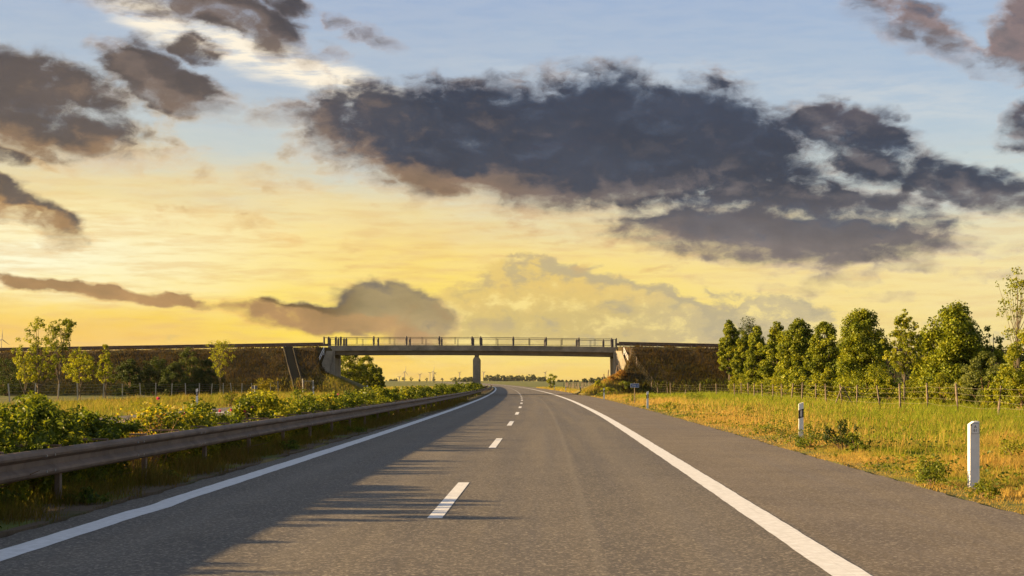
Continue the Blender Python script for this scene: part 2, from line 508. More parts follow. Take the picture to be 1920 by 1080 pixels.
def plain(name, col, rough=.6, metal=0.0, var=.25, scale=6.0, spec=.5, bump=.15, dirt=None):
    m, t, out = material(name)
    p = obj_pos(t)
    n1 = t.noise(p, scale, 5, .6); n2 = t.noise(p, scale * 9, 4, .6)
    f = t.math('ADD', t.math('MULTIPLY', n1, .7), t.math('MULTIPLY', n2, .3))
    a = tuple(c * (1 - var) for c in col) + (1,); b = tuple(min(1, c * (1 + var)) for c in col) + (1,)
    c = t.mix(t.step(f, .35, .65), a, b)
    if dirt is not None:
        c = t.mix(t.step(t.noise(p, scale * .6, 6, .65), .5, .72, 0, .7), c, c3(*dirt))
    principled(t, out, c, t.step(n2, .3, .7, max(0, rough - .1), min(1, rough + .1)), metal, spec, n2, bump, .004)
    return m


def leafmat(name, dark, mid, light, trans=.45, gloss=.012):
    """Thin leaves: light goes partly through them; 'tint' tells one leaf's own shade from the next one's."""
    m, t, out = material(name)
    c = t.ramp(attr(t, 'tint'), [(0.0, c3(*dark)), (0.5, c3(*mid)), (1.0, c3(*light))])
    d = t.n.new('ShaderNodeBsdfDiffuse'); t.put(d.inputs[0], c)
    tr = t.n.new('ShaderNodeBsdfTranslucent')
    t.put(tr.inputs[0], t.mix(1.0, c, (1.25, 1.15, .5, 1), 'MULTIPLY'))
    mx = t.n.new('ShaderNodeMixShader'); mx.inputs[0].default_value = trans
    t.l.new(d.outputs[0], mx.inputs[1]); t.l.new(tr.outputs[0], mx.inputs[2])
    g = t.n.new('ShaderNodeBsdfGlossy'); g.inputs['Roughness'].default_value = .45
    g.inputs['Color'].default_value = (.9, .9, .9, 1)
    m2 = t.n.new('ShaderNodeMixShader'); m2.inputs[0].default_value = gloss
    t.l.new(mx.outputs[0], m2.inputs[1]); t.l.new(g.outputs[0], m2.inputs[2])
    t.l.new(m2.outputs[0], out.inputs[0])
    return m


def blademat(name, trans=.4):
    """Grass: each blade carries its own colour."""
    m, t, out = material(name)
    c = attr(t, 'hue', 'Color')
    d = t.n.new('ShaderNodeBsdfDiffuse'); t.put(d.inputs[0], c)
    tr = t.n.new('ShaderNodeBsdfTranslucent'); t.put(tr.inputs[0], c)
    mx = t.n.new('ShaderNodeMixShader'); mx.inputs[0].default_value = trans
    t.l.new(d.outputs[0], mx.inputs[1]); t.l.new(tr.outputs[0], mx.inputs[2])
    t.l.new(mx.outputs[0], out.inputs[0])
    return m


M = {}
M['concrete'] = plain('concrete', (.27, .235, .18), .85, 0, .25, .8, .3, .3, dirt=(.13, .115, .09))
M['concrete_dark'] = plain('girder_concrete', (.20, .165, .125), .85, 0, .2, .7, .3, .3, dirt=(.13, .12, .11))
M['rail_steel'] = plain('weathered_rail_steel', (.175, .122, .090), .72, .0, .2, 2.5, .25, .1, dirt=(.095, .06, .038))
M['galvanised'] = plain('galvanised_steel', (.36, .35, .34), .45, .5, .12, 8, .5, .06)
M['bridge_steel'] = plain('painted_bridge_rail', (.10, .085, .085), .5, .3, .15, 6, .5, .05)
M['white_steel'] = plain('white_painted_steel', (.78, .78, .80), .45, 0, .05, 8, .5, .03)
M['wood'] = plain('weathered_wood', (.17, .13, .10), .9, 0, .35, 7, .2, .5)
M['bark'] = plain('bark', (.12, .095, .07), .95, 0, .35, 9, .2, .6)
M['twig'] = plain('dry_twig', (.16, .10, .06), .95, 0, .3, 9, .2, .4)
M['wire'] = plain('fence_wire', (.26, .22, .16), .55, .3, .1, 8, .4, 0)
M['white_plastic'] = plain('white_plastic', (.74, .74, .75), .45, 0, .05, 5, .5, .02, dirt=(.55, .52, .47))
M['black_plastic'] = plain('black_plastic', (.018, .018, .02), .5, 0, .15, 6, .4, .02)
M['reflector'] = plain('reflector', (.55, .52, .55), .3, 0, .05, 30, .6, .05)
M['blue_sign'] = plain('blue_sign_paint', (.02, .075, .26), .4, 0, .08, 8, .5, .02)
M['sign_white'] = plain('white_sign_paint', (.72, .75, .8), .4, 0, .03, 8, .5, .0)
M['sign_back'] = plain('bare_sign_back', (.14, .14, .15), .5, .5, .1, 8, .5, .02)
M['ink'] = plain('black_lettering', (.03, .03, .035), .6, 0, .05, 8, .3, 0)
M['post_white'] = plain('white_painted_stone', (.70, .70, .72), .7, 0, .06, 6, .3, .1, dirt=(.5, .48, .44))
M['turbine'] = plain('turbine_paint', (.16, .14, .13), .5, 0, .05, .1, .4, 0)

# ------------------------------------------------------------------ the line of the road
RY = np.array([-60, 0, 19, 38, 57, 76, 97, 119, 140, 165, 190, 215, 245, 280, 320, 370, 430, 500, 600, 720, 860, 1050, 1300, 1600, 9000], float)
RX = np.array([-2.48, -1.19, -.78, -.36, -.02, .29, .54, .75, .89, .96, .99, .96, .86, .66, .36, -.12, -.9, -2.0, -4.4, -8.2, -13.6, -23.5, -40, -66, -66], float)


def cx(y):
    """x of the lane dashes at distance y."""
    y = np.asarray(y, float)
    h = 9.0
    return sum(np.interp(y + k * h, RY, RX) for k in (-1.5, -.75, 0, .75, 1.5)) / 5.0


def left_line(y):
    return np.interp(y, [0, 20, 35, 65, 110, 180], [-3.35, -3.38, -3.42, -3.52, -3.60, -3.65])


def right_line(y):
    return np.interp(y, [0, 12, 35, 66, 120, 190], [3.44, 3.48, 3.58, 3.76, 3.92, 4.05])


def right_edge(y):
    return np.interp(y, [0, 20, 30, 74, 130, 175, 300], [6.37, 6.38, 6.40, 6.68, 7.0, 7.2, 7.2])


def gz(x, y):
    """Height of the meadow ground."""
    x = np.asarray(x, float); y = np.asarray(y, float)
    o = x - cx(y)
    re = right_edge(y)
    far = 3.2 * np.clip((y - 450) / 1600, 0, 1) ** 1.6
    bump = .05 * np.sin(x * .9 + y * .31) * np.sin(y * .53 - x * .27) + .03 * np.sin(x * 2.3 - y * 1.1)
    off = np.clip(np.minimum(np.abs(o - re - .05) + 99 * (o < re + .05), np.abs(o + 17.05) + 99 * (o > -17.05)), 0, 3) / 3
    med = (o > -6.4) & (o < -4.0)
    z = -.035 + bump * np.clip(off, 0, 1) * (np.abs(o) < 400) + far
    inside = ((o > -3.88) & (o < re - .02)) | ((o > -16.98) & (o < -6.52))
    z = np.where(inside, -.09 + far, z)
    z = np.where(med, .015 + .02 * np.sin(y * 1.7) + far, z)
    return z


BR_Y0, BR_Y1 = 185.0, 191.6
BR_MID = -4.2


def crest(x):
    x = np.asarray(x, float)
    return np.where(x < BR_MID, 5.55 + .0165 * np.minimum(x + 22.0, 0), 5.62 - .021 * np.maximum(x - 13.0, 0))


def ez(x, y):
    """Height of the bridge embankments (below ground where there is none)."""
    x = np.asarray(x, float); y = np.asarray(y, float)
    rough = .10 * np.sin(x * .7 + y * .9) * np.sin(x * .31 - y * .5 + 1) + .05 * np.sin(x * 1.9 + 2) * np.sin(y * 1.6)
    top = crest(x)
    zf = (y - 175.6) / 1.56 + rough
    zb = (201.4 - y) / 1.56
    s = np.where(x < BR_MID, -20.8 - x, x - 11.9)          # distance behind the abutment face
    zx = np.interp(s, [-6.5, -4.4, 0, 1.0, 2.3, 14], [-1.0, 0.0, 2.0, 2.5, 5.75, 9.0]) + rough * .4
    behind = (s > .12) & (y > 185.25 - .8 * np.clip(s, 0, 1.75)) & (y < 191.2)       # filled up behind the wing walls
    zx = np.where(behind, 9.0, zx)
    zf = np.where(behind, 9.0, zf)
    return np.minimum(np.minimum(top, zf), np.minimum(zb, zx))


def ground(x, y):
    return np.maximum(gz(x, y), ez(x, y))

# ------------------------------------------------------------------ ground, embankments, roads
def ground_material():
    m, t, out = material('meadow_soil')
    p = world_pos(t)
    n1 = t.noise(p, .35, 6, .6); n2 = t.noise(p, 3.0, 6, .65); n3 = t.noise(p, .012, 3, .5); n4 = t.noise(p, 22, 4, .6)
    dry = t.mix(n2, c3(.17, .115, .04), c3(.30, .20, .075))
    green = t.mix(n2, c3(.055, .08, .015), c3(.13, .15, .03))
    c = t.mix(t.step(t.math('ADD', n1, t.math('MULTIPLY', n2, .35)), .58, .95), green, dry)
    far = t.mix(t.step(n3, .42, .58), c3(.17, .165, .045), c3(.11, .13, .035))
    y = t.sep(p)[1]
    c = t.mix(t.step(y, 180, 420, 0, .85), c, far)
    c = t.mix(t.step(n4, .35, .7, .25, 0), c, c3(.05, .035, .02))
    principled(t, out, c, .95, 0, .15, n2, .6, .05)
    return m


def bank_material():
    m, t, out = material('dry_bank_grass')
    p = world_pos(t)
    q = t.mapping(p, scale=(1, 1, .35))
    n1 = t.noise(p, .45, 6, .62); n2 = t.noise(q, 2.2, 6, .68); n3 = t.noise(p, 9, 4, .6)
    z = t.sep(p)[2]
    dry = t.mix(n2, c3(.045, .032, .018), c3(.105, .075, .042))
    green = t.mix(n2, c3(.03, .042, .011), c3(.07, .082, .022))
    f = t.math('ADD', t.step(z, 2.4, .9, 0, .55), t.step(n1, .45, .66, 0, .45))
    c = t.mix(f, dry, green)
    px = t.sep(p)[0]
    cone = t.step(t.math('ABSOLUTE', t.math('SUBTRACT', px, -4.45)), 17.6, 15.6)      # cones beside the abutments paler: sunlit cones and shaded face put into the colour
    c = t.mix(cone, c, t.mix(n2, c3(.12, .105, .03), c3(.24, .19, .06)))
    c = t.mix(t.step(n3, .35, .65, .35, 0), c, c3(.04, .028, .016))
    principled(t, out, c, .95, 0, .1, n2, .8, .08)
    return m


M['ground'] = ground_material()
M['bank'] = bank_material()

oo = np.unique(np.concatenate([np.linspace(-40, -18, 23), [-17.1, -17.0, -16.9, -12, -6.6, -6.5, -6.4, -5.2, -4.05, -3.97, -3.9, -3.8, 0, 3, 6.2], np.linspace(6.36, 7.4, 24), np.linspace(7.6, 34, 40),
     -40 - np.geomspace(2, 9000, 34), 34 + np.geomspace(2, 9000, 34)]))
yy = np.unique(np.concatenate([np.linspace(-60, 8, 12), np.linspace(10, 210, 201), 210 + np.geomspace(2, 8900, 80)]))
O, Y = np.meshgrid(oo, yy)
X = cx(Y) + O
Z = gz(X, Y)
ny, nx = X.shape
idx = np.arange(ny * nx).reshape(ny, nx)
F = np.stack([idx[:-1, :-1], idx[:-1, 1:], idx[1:, 1:], idx[1:, :-1]], -1).reshape(-1, 4)
me = raw_mesh('ground', np.stack([X, Y, Z], -1).reshape(-1, 3), F, smooth=True)
tag(link('ground', me, M['ground']), kind='structure')

for side, xs in ((-1, np.concatenate([np.linspace(-150, -45, 40), np.linspace(-44, -24.2, 41), np.linspace(-24, -20.5, 29), np.linspace(-20.3, -16.0, 12)])), (1, np.concatenate([np.linspace(7.7, 11.4, 10), np.linspace(11.6, 15.1, 29), np.linspace(15.4, 36, 42), np.linspace(37.5, 150, 40)]))):
    ys = np.concatenate([np.linspace(174.5, 182.4, 17), np.linspace(182.6, 186.4, 31), np.linspace(186.8, 202.5, 32)])
    XX, YY = np.meshgrid(xs, ys)
    ZZ = np.maximum(ez(XX, YY), -.6)
    n0, n1 = XX.shape
    idx = np.arange(n0 * n1).reshape(n0, n1)
    F = np.stack([idx[:-1, :-1], idx[:-1, 1:], idx[1:, 1:], idx[1:, :-1]], -1).reshape(-1, 4)
    me = raw_mesh('embankment', np.stack([XX, YY, ZZ], -1).reshape(-1, 3), F, smooth=True)
    tag(link('embankment', me, M['bank']), kind='structure')


def asphalt_material():
    m, t, out = material('asphalt')
    p = world_pos(t)
    lane = attr(t, 'lane')
    y = t.sep(p)[1]
    lp = t.comb(lane, t.math('MULTIPLY', y, .02), 0.0)
    tracks = t.noise(lp, 2.2, 5, .55)
    blot = t.noise(p, .5, 5, .6)
    grit = t.noise(p, 55, 3, .7); grit2 = t.noise(p, 24, 3, .65)
    v = t.n.new('ShaderNodeTexVoronoi'); v.inputs['Scale'].default_value = 42; t.l.new(p, v.inputs['Vector'])
    stone = t.sep(v.outputs['Color'])[0]
    c = t.mix(t.step(t.math('ADD', t.math('MULTIPLY', tracks, .55), t.math('MULTIPLY', blot, .45)), .32, .68), c3(.078, .064, .049), c3(.130, .107, .082))
    # hard shoulder laid separately, a little browner and lighter
    c = t.mix(t.step(lane, 3.66, 3.74, 0, .7), c, t.mix(t.step(blot, .35, .65), c3(.128, .096, .063), c3(.172, .132, .089)))
    # wheel tracks polished lighter, oil drip between them darker
    for l0, wd, col, k in ((-2.6, .42, (.158, .132, .101), .42), (-.95, .42, (.158, .132, .101), .42), (1.05, .42, (.158, .132, .101), .42), (2.65, .42, (.158, .132, .101), .42), (-1.8, .35, (.05, .045, .04), .3), (1.85, .35, (.05, .045, .04), .35)):
        g = t.step(t.math('ABSOLUTE', t.math('SUBTRACT', lane, l0)), wd, .05)
        c = t.mix(t.math('MULTIPLY', g, t.step(t.noise(t.comb(lane, t.math('MULTIPLY', y, .06), l0), 1.4, 4, .6), .3, .7, .2 * k, k)), c, c3(*col))
    # sealed seam between the laying runs, a few stains
    seam = t.math('ABSOLUTE', t.math('SUBTRACT', t.math('ADD', lane, t.math('MULTIPLY', t.math('SUBTRACT', t.noise(p, .8, 3, .5), .5), .05)), 1.62))
    c = t.mix(t.step(seam, .08, .02, 0, .45), c, c3(.165, .14, .11))
    c = t.mix(t.step(t.noise(p, .23, 5, .7), .60, .72, 0, .35), c, c3(.048, .043, .039))
    # grain: pale chippings and dark pores
    c = t.mix(t.step(stone, .70, .95, 0, .8), c, c3(.32, .265, .20))
    c = t.mix(t.step(grit2, .47, .33, 0, .8), c, c3(.030, .026, .023))
    c = t.mix(t.step(grit, .50, .34, 0, .5), c, c3(.035, .03, .027))
    h = t.math('ADD', t.math('MULTIPLY', grit, .6), t.math('MULTIPLY', stone, .6))
    principled(t, out, c, t.step(tracks, .3, .7, .68, .82), 0, .3, h, .55, .006)
    return m


def paint_material():
    m, t, out = material('road_paint')
    p = world_pos(t)
    n = t.noise(p, 9, 6, .65); n2 = t.noise(p, 60, 4, .6)
    y = t.sep(p)[1]
    rib = t.math('SINE', t.math('MULTIPLY', y, 34.0))
    c = t.mix(t.step(n, .38, .66), c3(.60, .58, .56), c3(.74, .72, .71))
    c = t.mix(t.math('MULTIPLY', t.step(n2, .55, .72, 0, .5), t.step(n, .4, .6)), c, c3(.30, .28, .27))
    lane = attr(t, 'lane')
    scr = t.noise(t.comb(t.math('MULTIPLY', lane, 60.0), t.math('MULTIPLY', y, .35), 0.0), 1.0, 4, .6)
    c = t.mix(t.step(scr, .56, .70, 0, .45), c, c3(.36, .34, .33))
    c = t.mix(t.step(rib, .82, .99, 0, .15), c, c3(.40, .38, .37))
    principled(t, out, c, .6, 0, .4, n2, .35, .004)
    return m


M['asphalt'] = asphalt_material()
M['paint'] = paint_material()


def strip(o0, o1, y0, y1, z, dy, name, mat, parent=None, skirt=0.0, wob=0.0, wide=0.0):
    """A ribbon that follows the road between two offsets."""
    n = max(2, int((y1 - y0) / dy) + 1)
    ys = y0 + (y1 - y0) * np.linspace(0, 1, n) ** (1.0 if y1 - y0 < 400 else 2.2)
    f0 = o0(ys) if callable(o0) else np.full(n, float(o0))
    f1 = o1(ys) if callable(o1) else np.full(n, float(o1))
    nc = int(wide) if wide else 2
    e0 = wob * (np.sin(ys * 1.3) + np.sin(ys * 3.1 + 1) + .7 * np.sin(ys * 7.7))
    e1 = wob * (np.sin(ys * 1.1 + 2) + np.sin(ys * 3.7) + .7 * np.sin(ys * 8.3))
    zz = z + 3.2 * np.clip((ys - 450) / 1600, 0, 1) ** 1.6
    cols = [(f0 + e0) * (1 - u) + (f1 + e1) * u for u in np.linspace(0, 1, nc)]
    prof = [(c, 0) for c in cols]
    if skirt:
        prof = [(cols[0], -skirt)] + prof + [(cols[-1], -skirt)]
    V = np.stack([np.stack([cx(ys) + c, ys, zz + dz], -1) for c, dz in prof], 1)
    L = np.stack([c for c, dz in prof], 1)
    k = len(prof)
    idx = np.arange(n * k).reshape(n, k)
    F = np.stack([idx[:-1, :-1], idx[:-1, 1:], idx[1:, 1:], idx[1:, :-1]], -1).reshape(-1, 4)
    me = raw_mesh(name, V.reshape(-1, 3), F, {'lane': ('POINT', L.ravel())})
    return link(name, me, mat, parent)


road = tag(strip(-3.9, right_edge, -40, 1550, 0.0, .5, 'road', M['asphalt'], skirt=.12, wob=.022, wide=9), kind='structure')
strip(lambda y: left_line(y) - .15 + .05 * np.exp(-((y - 18.6) / .7) ** 2), lambda y: left_line(y) + .15 + .05 * np.exp(-((y - 18.3) / .7) ** 2), -20, 1500, .004, .5, 'edge_line', M['paint'], road, wob=.004)
strip(lambda y: right_line(y) - .15, lambda y: right_line(y) + .15, -20, 1500, .004, .5, 'edge_line', M['paint'], road, wob=.003)
for k in range(36):
    y0 = 16.8 + 18 * k
    strip(-.08, .08, y0, y0 + 6, .004, 1.0, 'lane_dash', M['paint'], road)
road2 = tag(strip(-17.0, -6.5, -40, 1550, 0.0, .5, 'road', M['asphalt'], skirt=.12, wob=.022, wide=4), kind='structure')
strip(-7.1, -6.8, -20, 1500, .004, 2.0, 'edge_line', M['paint'], road2)
strip(-14.5, -14.2, -20, 1500, .004, 2.0, 'edge_line', M['paint'], road2)
for k in range(20):
    y0 = 10 + 18 * k
    strip(-10.5, -10.34, y0, y0 + 6, .004, 2.0, 'lane_dash', M['paint'], road2)


def dirt_material():
    m, t, out = material('median_dirt')
    p = world_pos(t)
    n1 = t.noise(p, 1.6, 6, .65); n2 = t.noise(p, 16, 5, .65)
    c = t.mix(n2, c3(.075, .052, .034), c3(.17, .125, .085))
    c = t.mix(t.step(n1, .5, .64, 0, .8), c, t.mix(n2, c3(.045, .05, .018), c3(.10, .095, .035)))
    c = t.mix(t.step(n2, .66, .76, 0, .5), c, c3(.24, .2, .15))
    principled(t, out, c, .95, 0, .15, n2, .9, .03)
    return m


M['dirt'] = dirt_material()
tag(strip(-6.46, -3.94, -20, 420, .022, .6, 'median_ground', M['dirt'], skirt=.05, wob=.03, wide=5), kind='structure')

# ------------------------------------------------------------------ bridge over the motorway
bridge = empty('road_bridge', (BR_MID, BR_Y0, 0), 'low concrete road bridge with railings crossing over the motorway', 'bridge')
BL, BRt = -21.6 - BR_MID, 12.7 - BR_MID        # deck ends, measured from the middle pier


def arch(x):
    return -.13 * (x / 17.0) ** 2 - .006 * x


def deck_piece(name, y0, y1, z0, z1, mat, x0=BL, x1=BRt, n=24):
    V = []; F = []
    for i in range(n + 1):
        x = x0 + (x1 - x0) * i / n
        a = arch(x)
        V += [(x, y0, z0 + a), (x, y1, z0 + a), (x, y1, z1 + a), (x, y0, z1 + a)]
    for i in range(n):
        k = i * 4
        F += [(k, k + 4, k + 5, k + 1), (k + 1, k + 5, k + 6, k + 2), (k + 2, k + 6, k + 7, k + 3), (k + 3, k + 7, k + 4, k)]
    F += [(0, 1, 2, 3), (n * 4 + 3, n * 4 + 2, n * 4 + 1, n * 4)]
    mb = MB().add(V, F)
    return mb.build(name, mat, bridge)


deck_piece('deck', .42, 6.18, 5.20, 5.62, M['concrete_dark'])
deck_piece('edge_beam', 0.0, .41, 5.17, 5.80, M['concrete'])
deck_piece('edge_beam', 6.19, 6.6, 5.17, 5.80, M['concrete'])
deck_piece('girder', .55, 1.35, 4.72, 5.195, M['concrete_dark'])
deck_piece('girder', 2.9, 3.7, 4.72, 5.195, M['concrete_dark'])
deck_piece('girder', 5.25, 6.05, 4.72, 5.195, M['concrete_dark'])

mb = MB()
mb.prism([(-.41, -.3), (.41, -.3), (.41, 4.15), (.26, 4.42), (-.26, 4.42), (-.41, 4.15)], .7, 5.9)
mb.build('pier', M['concrete'], bridge)
for ya, yb in ((.75, 1.2), (3.1, 3.5), (5.4, 5.85)):
    MB().box(-.2, .2, ya, yb, 4.423, 4.717, .02).build('bearing', M['concrete_dark'], bridge)

for sgn, face, nm in ((-1, -20.8 - BR_MID, 'l'), (1, 11.9 - BR_MID, 'r')):
    f = lambda d: face + sgn * d          # distance behind the face
    def bx(mb, d0, d1, *a):
        x0, x1 = sorted((f(d0), f(d1)))
        mb.box(x0, x1, *a)
        return mb
    mb = MB()
    bx(mb, 0, 1.3, .35, 6.25, -.4, 4.30)
    bx(mb, .55, 1.3, .36, 6.24, 4.303, 5.15)
    mb.build('abutment', M['concrete'], bridge)
    # wing wall: a plate in the plane of the bridge front, its top falling away with the bank
    for yy0, yy1 in ((.02, .34), (6.26, 6.58)):
        mb = MB()
        pr = [(0, -.4), (0, 5.14), (.9, 5.14), (1.75, 2.6), (1.75, -.4)]
        mb.prism([(f(d), z) for d, z in pr], yy0, yy1)
        # splayed: each wing turns out from the abutment corner at forty degrees
        s_ = -1 if yy0 < 1 else 1
        mb.v = [(x, (yy0 if yy0 < 1 else yy1) + s_ * .80 * abs(x - face) + (y - (yy0 if yy0 < 1 else yy1)), z) for x, y, z in mb.v]
        mb.build('wing_wall', M['concrete'], bridge)
    # joint and drain line down the wing wall
    mb = MB()
    mb.tube([(f(.16), -.17, 5.1), (f(.22), -.22, 3.9), (f(.45), -.40, 3.3), (f(.45), -.40, 1.8)], .035, 6)
    mb.build('drain_pipe', M['concrete_dark'], bridge)
    # white handrail along the sloping edge
    mb = MB()
    P0 = Vector((f(1.15), -.95, 5.2)); P1 = Vector((f(2.1), -1.75, 2.6))
    up = Vector((0, 0, .75))
    mb.tube([P0 + up * .45, P1 + up], .04, 6); mb.tube([P0, P1 + up * .45], .035, 6)
    for k in (0.02, .5, .98):
        p = P0.lerp(P1, k)
        mb.tube([p + Vector((0, 0, -.5)), p + up * (.45 + .55 * k)], .035, 6)
    mb.build('handrail', M['white_steel'], bridge)

# railings, front and back
def railing(y, xs, zoff=0.0):
    for x0, x1 in zip(xs[:-1], xs[1:]):
        zb = 5.80 + arch((x0 + x1) / 2)
        mb = MB()
        a, b = x0 + .10, x1 - .10
        mb.bar((a, y, zb + .93), (b, y, zb + .93), .05, .06)
        mb.bar((a, y, zb + .13), (b, y, zb + .13), .05, .05)
        for u in ([0.0, .5, 1.0] if x1 - x0 > 2 else [0.0, 1.0]):
            u = a + (b - a) * u
            mb.bar((u, y, zb + .13), (u, y, zb + .93), .045, .05)
        if x1 - x0 > 2:
            u = (a + b) / 2 + (.12 if y > 2 else -.12)
            mb.bar((u, y, zb + .13), (u, y, zb + .93), .035, .035)
        mb.build('railing_panel', M['bridge_steel'], bridge)
    for x in xs:
        zb = 5.803 + arch(x)
        mb = MB()
        mb.box(-.085, .085, -.07, .07, 0, 1.06, .015)
        mb.build('railing_post', M['bridge_steel'], bridge, loc=(x, y, zb))


XS = [-17.9, -17.35, -16.5, -15.92, -12.05, -8.2, -4.35, -.5, .5, 4.35, 8.2, 12.05, 15.9, 16.45]
railing(.2, XS)
railing(6.4, [-17.9, -16.9, -16.2, -15.92, -12.05, -8.2, -4.35, -.5, .5, 4.35, 8.2, 12.05, 15.3, 16.45])


# ------------------------------------------------------------------ crash barriers
PROF = [(0, .31), (.035, .308), (.07, .285), (.082, .255), (.074, .228), (.008, .186), (.008, .124), (.074, .082), (.082, .055), (.07, .025), (.035, .002), (0, 0)]


def w_beam(path, face=1, name='rail_section', parent=None, mat=None, prof_scale=1.0):
    """One length of W-shaped rail along a path of (x, y, z of its lower edge); face: side the ribs bulge to (+1 = +normal)."""
    path = [Vector(p) for p in path]
    loop = PROF + [(x - .006, z) for x, z in reversed(PROF)]
    k = len(loop)
    V = []; F = []
    for i, p in enumerate(path):
        t = (path[min(i + 1, len(path) - 1)] - path[max(i - 1, 0)]); t.z = 0; t.normalize()
        nrm = Vector((t.y, -t.x, 0)) * face
        V += [p + nrm * (x * prof_scale) + Vector((0, 0, z * prof_scale)) for x, z in loop]
    for i in range(len(path) - 1):
        F += [(i * k + j, i * k + (j + 1) % k, (i + 1) * k + (j + 1) % k, (i + 1) * k + j) for j in range(k)]
    F += [tuple(range(k)), tuple(range((len(path) - 1) * k + k - 1, (len(path) - 1) * k - 1, -1))]
    return MB().add(V, F).build(name, mat or M['rail_steel'], parent, smooth=False)


def median_barrier(off, face, label, y_end, top=.69):
    root = empty('crash_barrier', (float(cx(30)) + off, 30.0, 0), label, 'guardrail')
    ox, oy = root.location.x, root.location.y
    y = -6.0; k = 0
    while y < y_end:
        L = 4.0 if y < 120 else (8.0 if y < 260 else 16.0)
        pts = []
        for j in range(5):
            q = y - .04 + (L + .08) * j / 4
            pts.append((float(cx(q)) + off + (.003 if k % 2 else 0) * face - ox, q - oy, top - .31))
        w_beam(pts, face, parent=root)
        y += L; k += 1
    # shared post shape
    pm = MB()
    pm.box(-.03, .03, -.05, .05, -.2, top - .04)
    post0 = pm.build('post', M['rail_steel'], root)
    y = -5.3; first = True
    while y < y_end:
        p = post0 if first else post0.copy()
        if not first:
            COL.objects.link(p)
        p.location = (float(cx(y)) + off - face * .05 - ox, y - oy, 0)
        first = False
        y += 4.0 if y < 140 else 8.0
    if face > 0:
        sm = MB()
        sm.bar((-.02, 0, top + .012), (-1.12, 0, top + .012), .09, .025)
        s0 = sm.build('spacer', M['rail_steel'], root)
        y = -5.3; first = True
        while y < 110:
            p = s0 if first else s0.copy()
            if not first:
                COL.objects.link(p)
            p.location = (float(cx(y)) + off - ox, y - oy, 0)
            first = False
            y += 2.0 if y < 70 else 4.0
        bm_ = MB()
        for zz in (.09, .22):
            for dy in (-.16, .16):
                bm_.box(.06, .086 + .006, dy - .012, dy + .012, top - .31 + zz - .012 + (.02 if zz > .1 else -.03), top - .31 + zz + .012 + (.02 if zz > .1 else -.03))
        b0 = tag(bm_.build('bolt', M['galvanised'], root), kind='stuff')
        y = 14.0; first = True
        while y < 60:
            p = b0 if first else b0.copy()
            if not first:
                COL.objects.link(p)
            p.location = (float(cx(y)) + off - ox, y - oy, 0)
            first = False
            y += 4.0
    return root


median_barrier(-4.55, 1, 'long brown steel crash barrier beside the white line left of the lanes', 520)
median_barrier(-5.80, -1, 'steel crash barrier behind the hedge, facing the far carriageway', 520)


def ramp_barrier(xs, y, face, label):
    xs = np.asarray(xs, float)
    root = empty('crash_barrier', (float(xs[0]), y, float(crest(xs[0]))), label, 'guardrail')
    ox, oz = root.location.x, root.location.z
    for a, b in zip(xs[:-1], xs[1:]):
        pts = [(q - ox, 0, float(crest(q)) + .30 - oz) for q in np.linspace(a - .03, b + .03, 3)]
        w_beam(pts, face, parent=root, prof_scale=1.0)
    pm = MB(); pm.box(-.03, .03, -.04, .04, -.3, .56)
    p0 = pm.build('post', M['galvanised'], root)
    first = True
    q = xs[0] + .5
    while q < xs[-1]:
        p = p0 if first else p0.copy()
        if not first:
            COL.objects.link(p)
        p.location = (q - ox, .07, float(crest(q)) - oz)
        first = False
        q += 2.0


ramp_barrier(np.arange(-118, -20.5, 4.0), BR_Y0 + .25, 1, 'grey crash barrier on top of the left embankment, nearer side')
ramp_barrier(np.arange(-118, -20.5, 4.0), BR_Y1 - .25, -1, 'grey crash barrier on top of the left embankment, farther side')
ramp_barrier(np.arange(12.6, 100, 4.0), BR_Y0 + .25, 1, 'grey crash barrier on top of the right embankment, nearer side')
ramp_barrier(np.arange(12.6, 100, 4.0), BR_Y1 - .25, -1, 'grey crash barrier on top of the right embankment, farther side')

# ------------------------------------------------------------------ concrete stairs on the left bank
M['stair'] = plain('mossy_concrete', (.075, .06, .042), .9, 0, .3, 2.0, .2, .4, dirt=(.06, .06, .03))
st = empty('bank_stairs', (-24.6, 178.6, 0), 'narrow concrete stairs running down the left embankment face', 'stairs')
A = Vector((-26.2, 184.2, 0)); B = Vector((-23.9, 176.6, 0))
ns = 22
for k in range(ns):
    p = A.lerp(B, (k + .5) / ns)
    z = float(ez(p.x, p.y))
    d = (B - A) / ns
    mb = MB()
    mb.box(-.46, .46, -.24, .24, -.25, .06)
    mb.build('step', M['stair'], st, loc=(p.x + 24.6, p.y - 178.6, z + .06))
for s in (-1, 1):
    mb = MB()
    n = 12
    pts = [A.lerp(B, k / n) for k in range(n + 1)]
    for a, b in zip(pts[:-1], pts[1:]):
        za, zb = float(ez(a.x, a.y)), float(ez(b.x, b.y))
        mb.bar((a.x + s * .53 + 24.6, a.y - 178.6, za + .02), (b.x + s * .53 + 24.6, b.y - 178.6, zb + .02), .10, .4)
    mb.build('kerb', M['stair'], st)

# ------------------------------------------------------------------ delineator posts
def slant_prof(w, d):
    """Plan of a marker post: a rounded wedge, flat side to the traffic."""
    return [(-w / 2, 0), (w / 2, 0), (w / 2, d * .35), (w * .28, d * .8), (0, d), (-w * .28, d * .8), (-w / 2, d * .35)]


def slanted(prof, z0, z1, k, bottom_slant=False):
    """Push a plan upwards between heights that rise with x by k per metre."""
    n = len(prof)
    vs = [(x, y, z0 + (k * x if bottom_slant else 0)) for x, y in prof] + [(x, y, z1 + k * x) for x, y in prof]
    fs = [tuple(range(n - 1, -1, -1)), tuple(range(n, 2 * n))] + [(i, (i + 1) % n, n + (i + 1) % n, n + i) for i in range(n)]
    return vs, fs


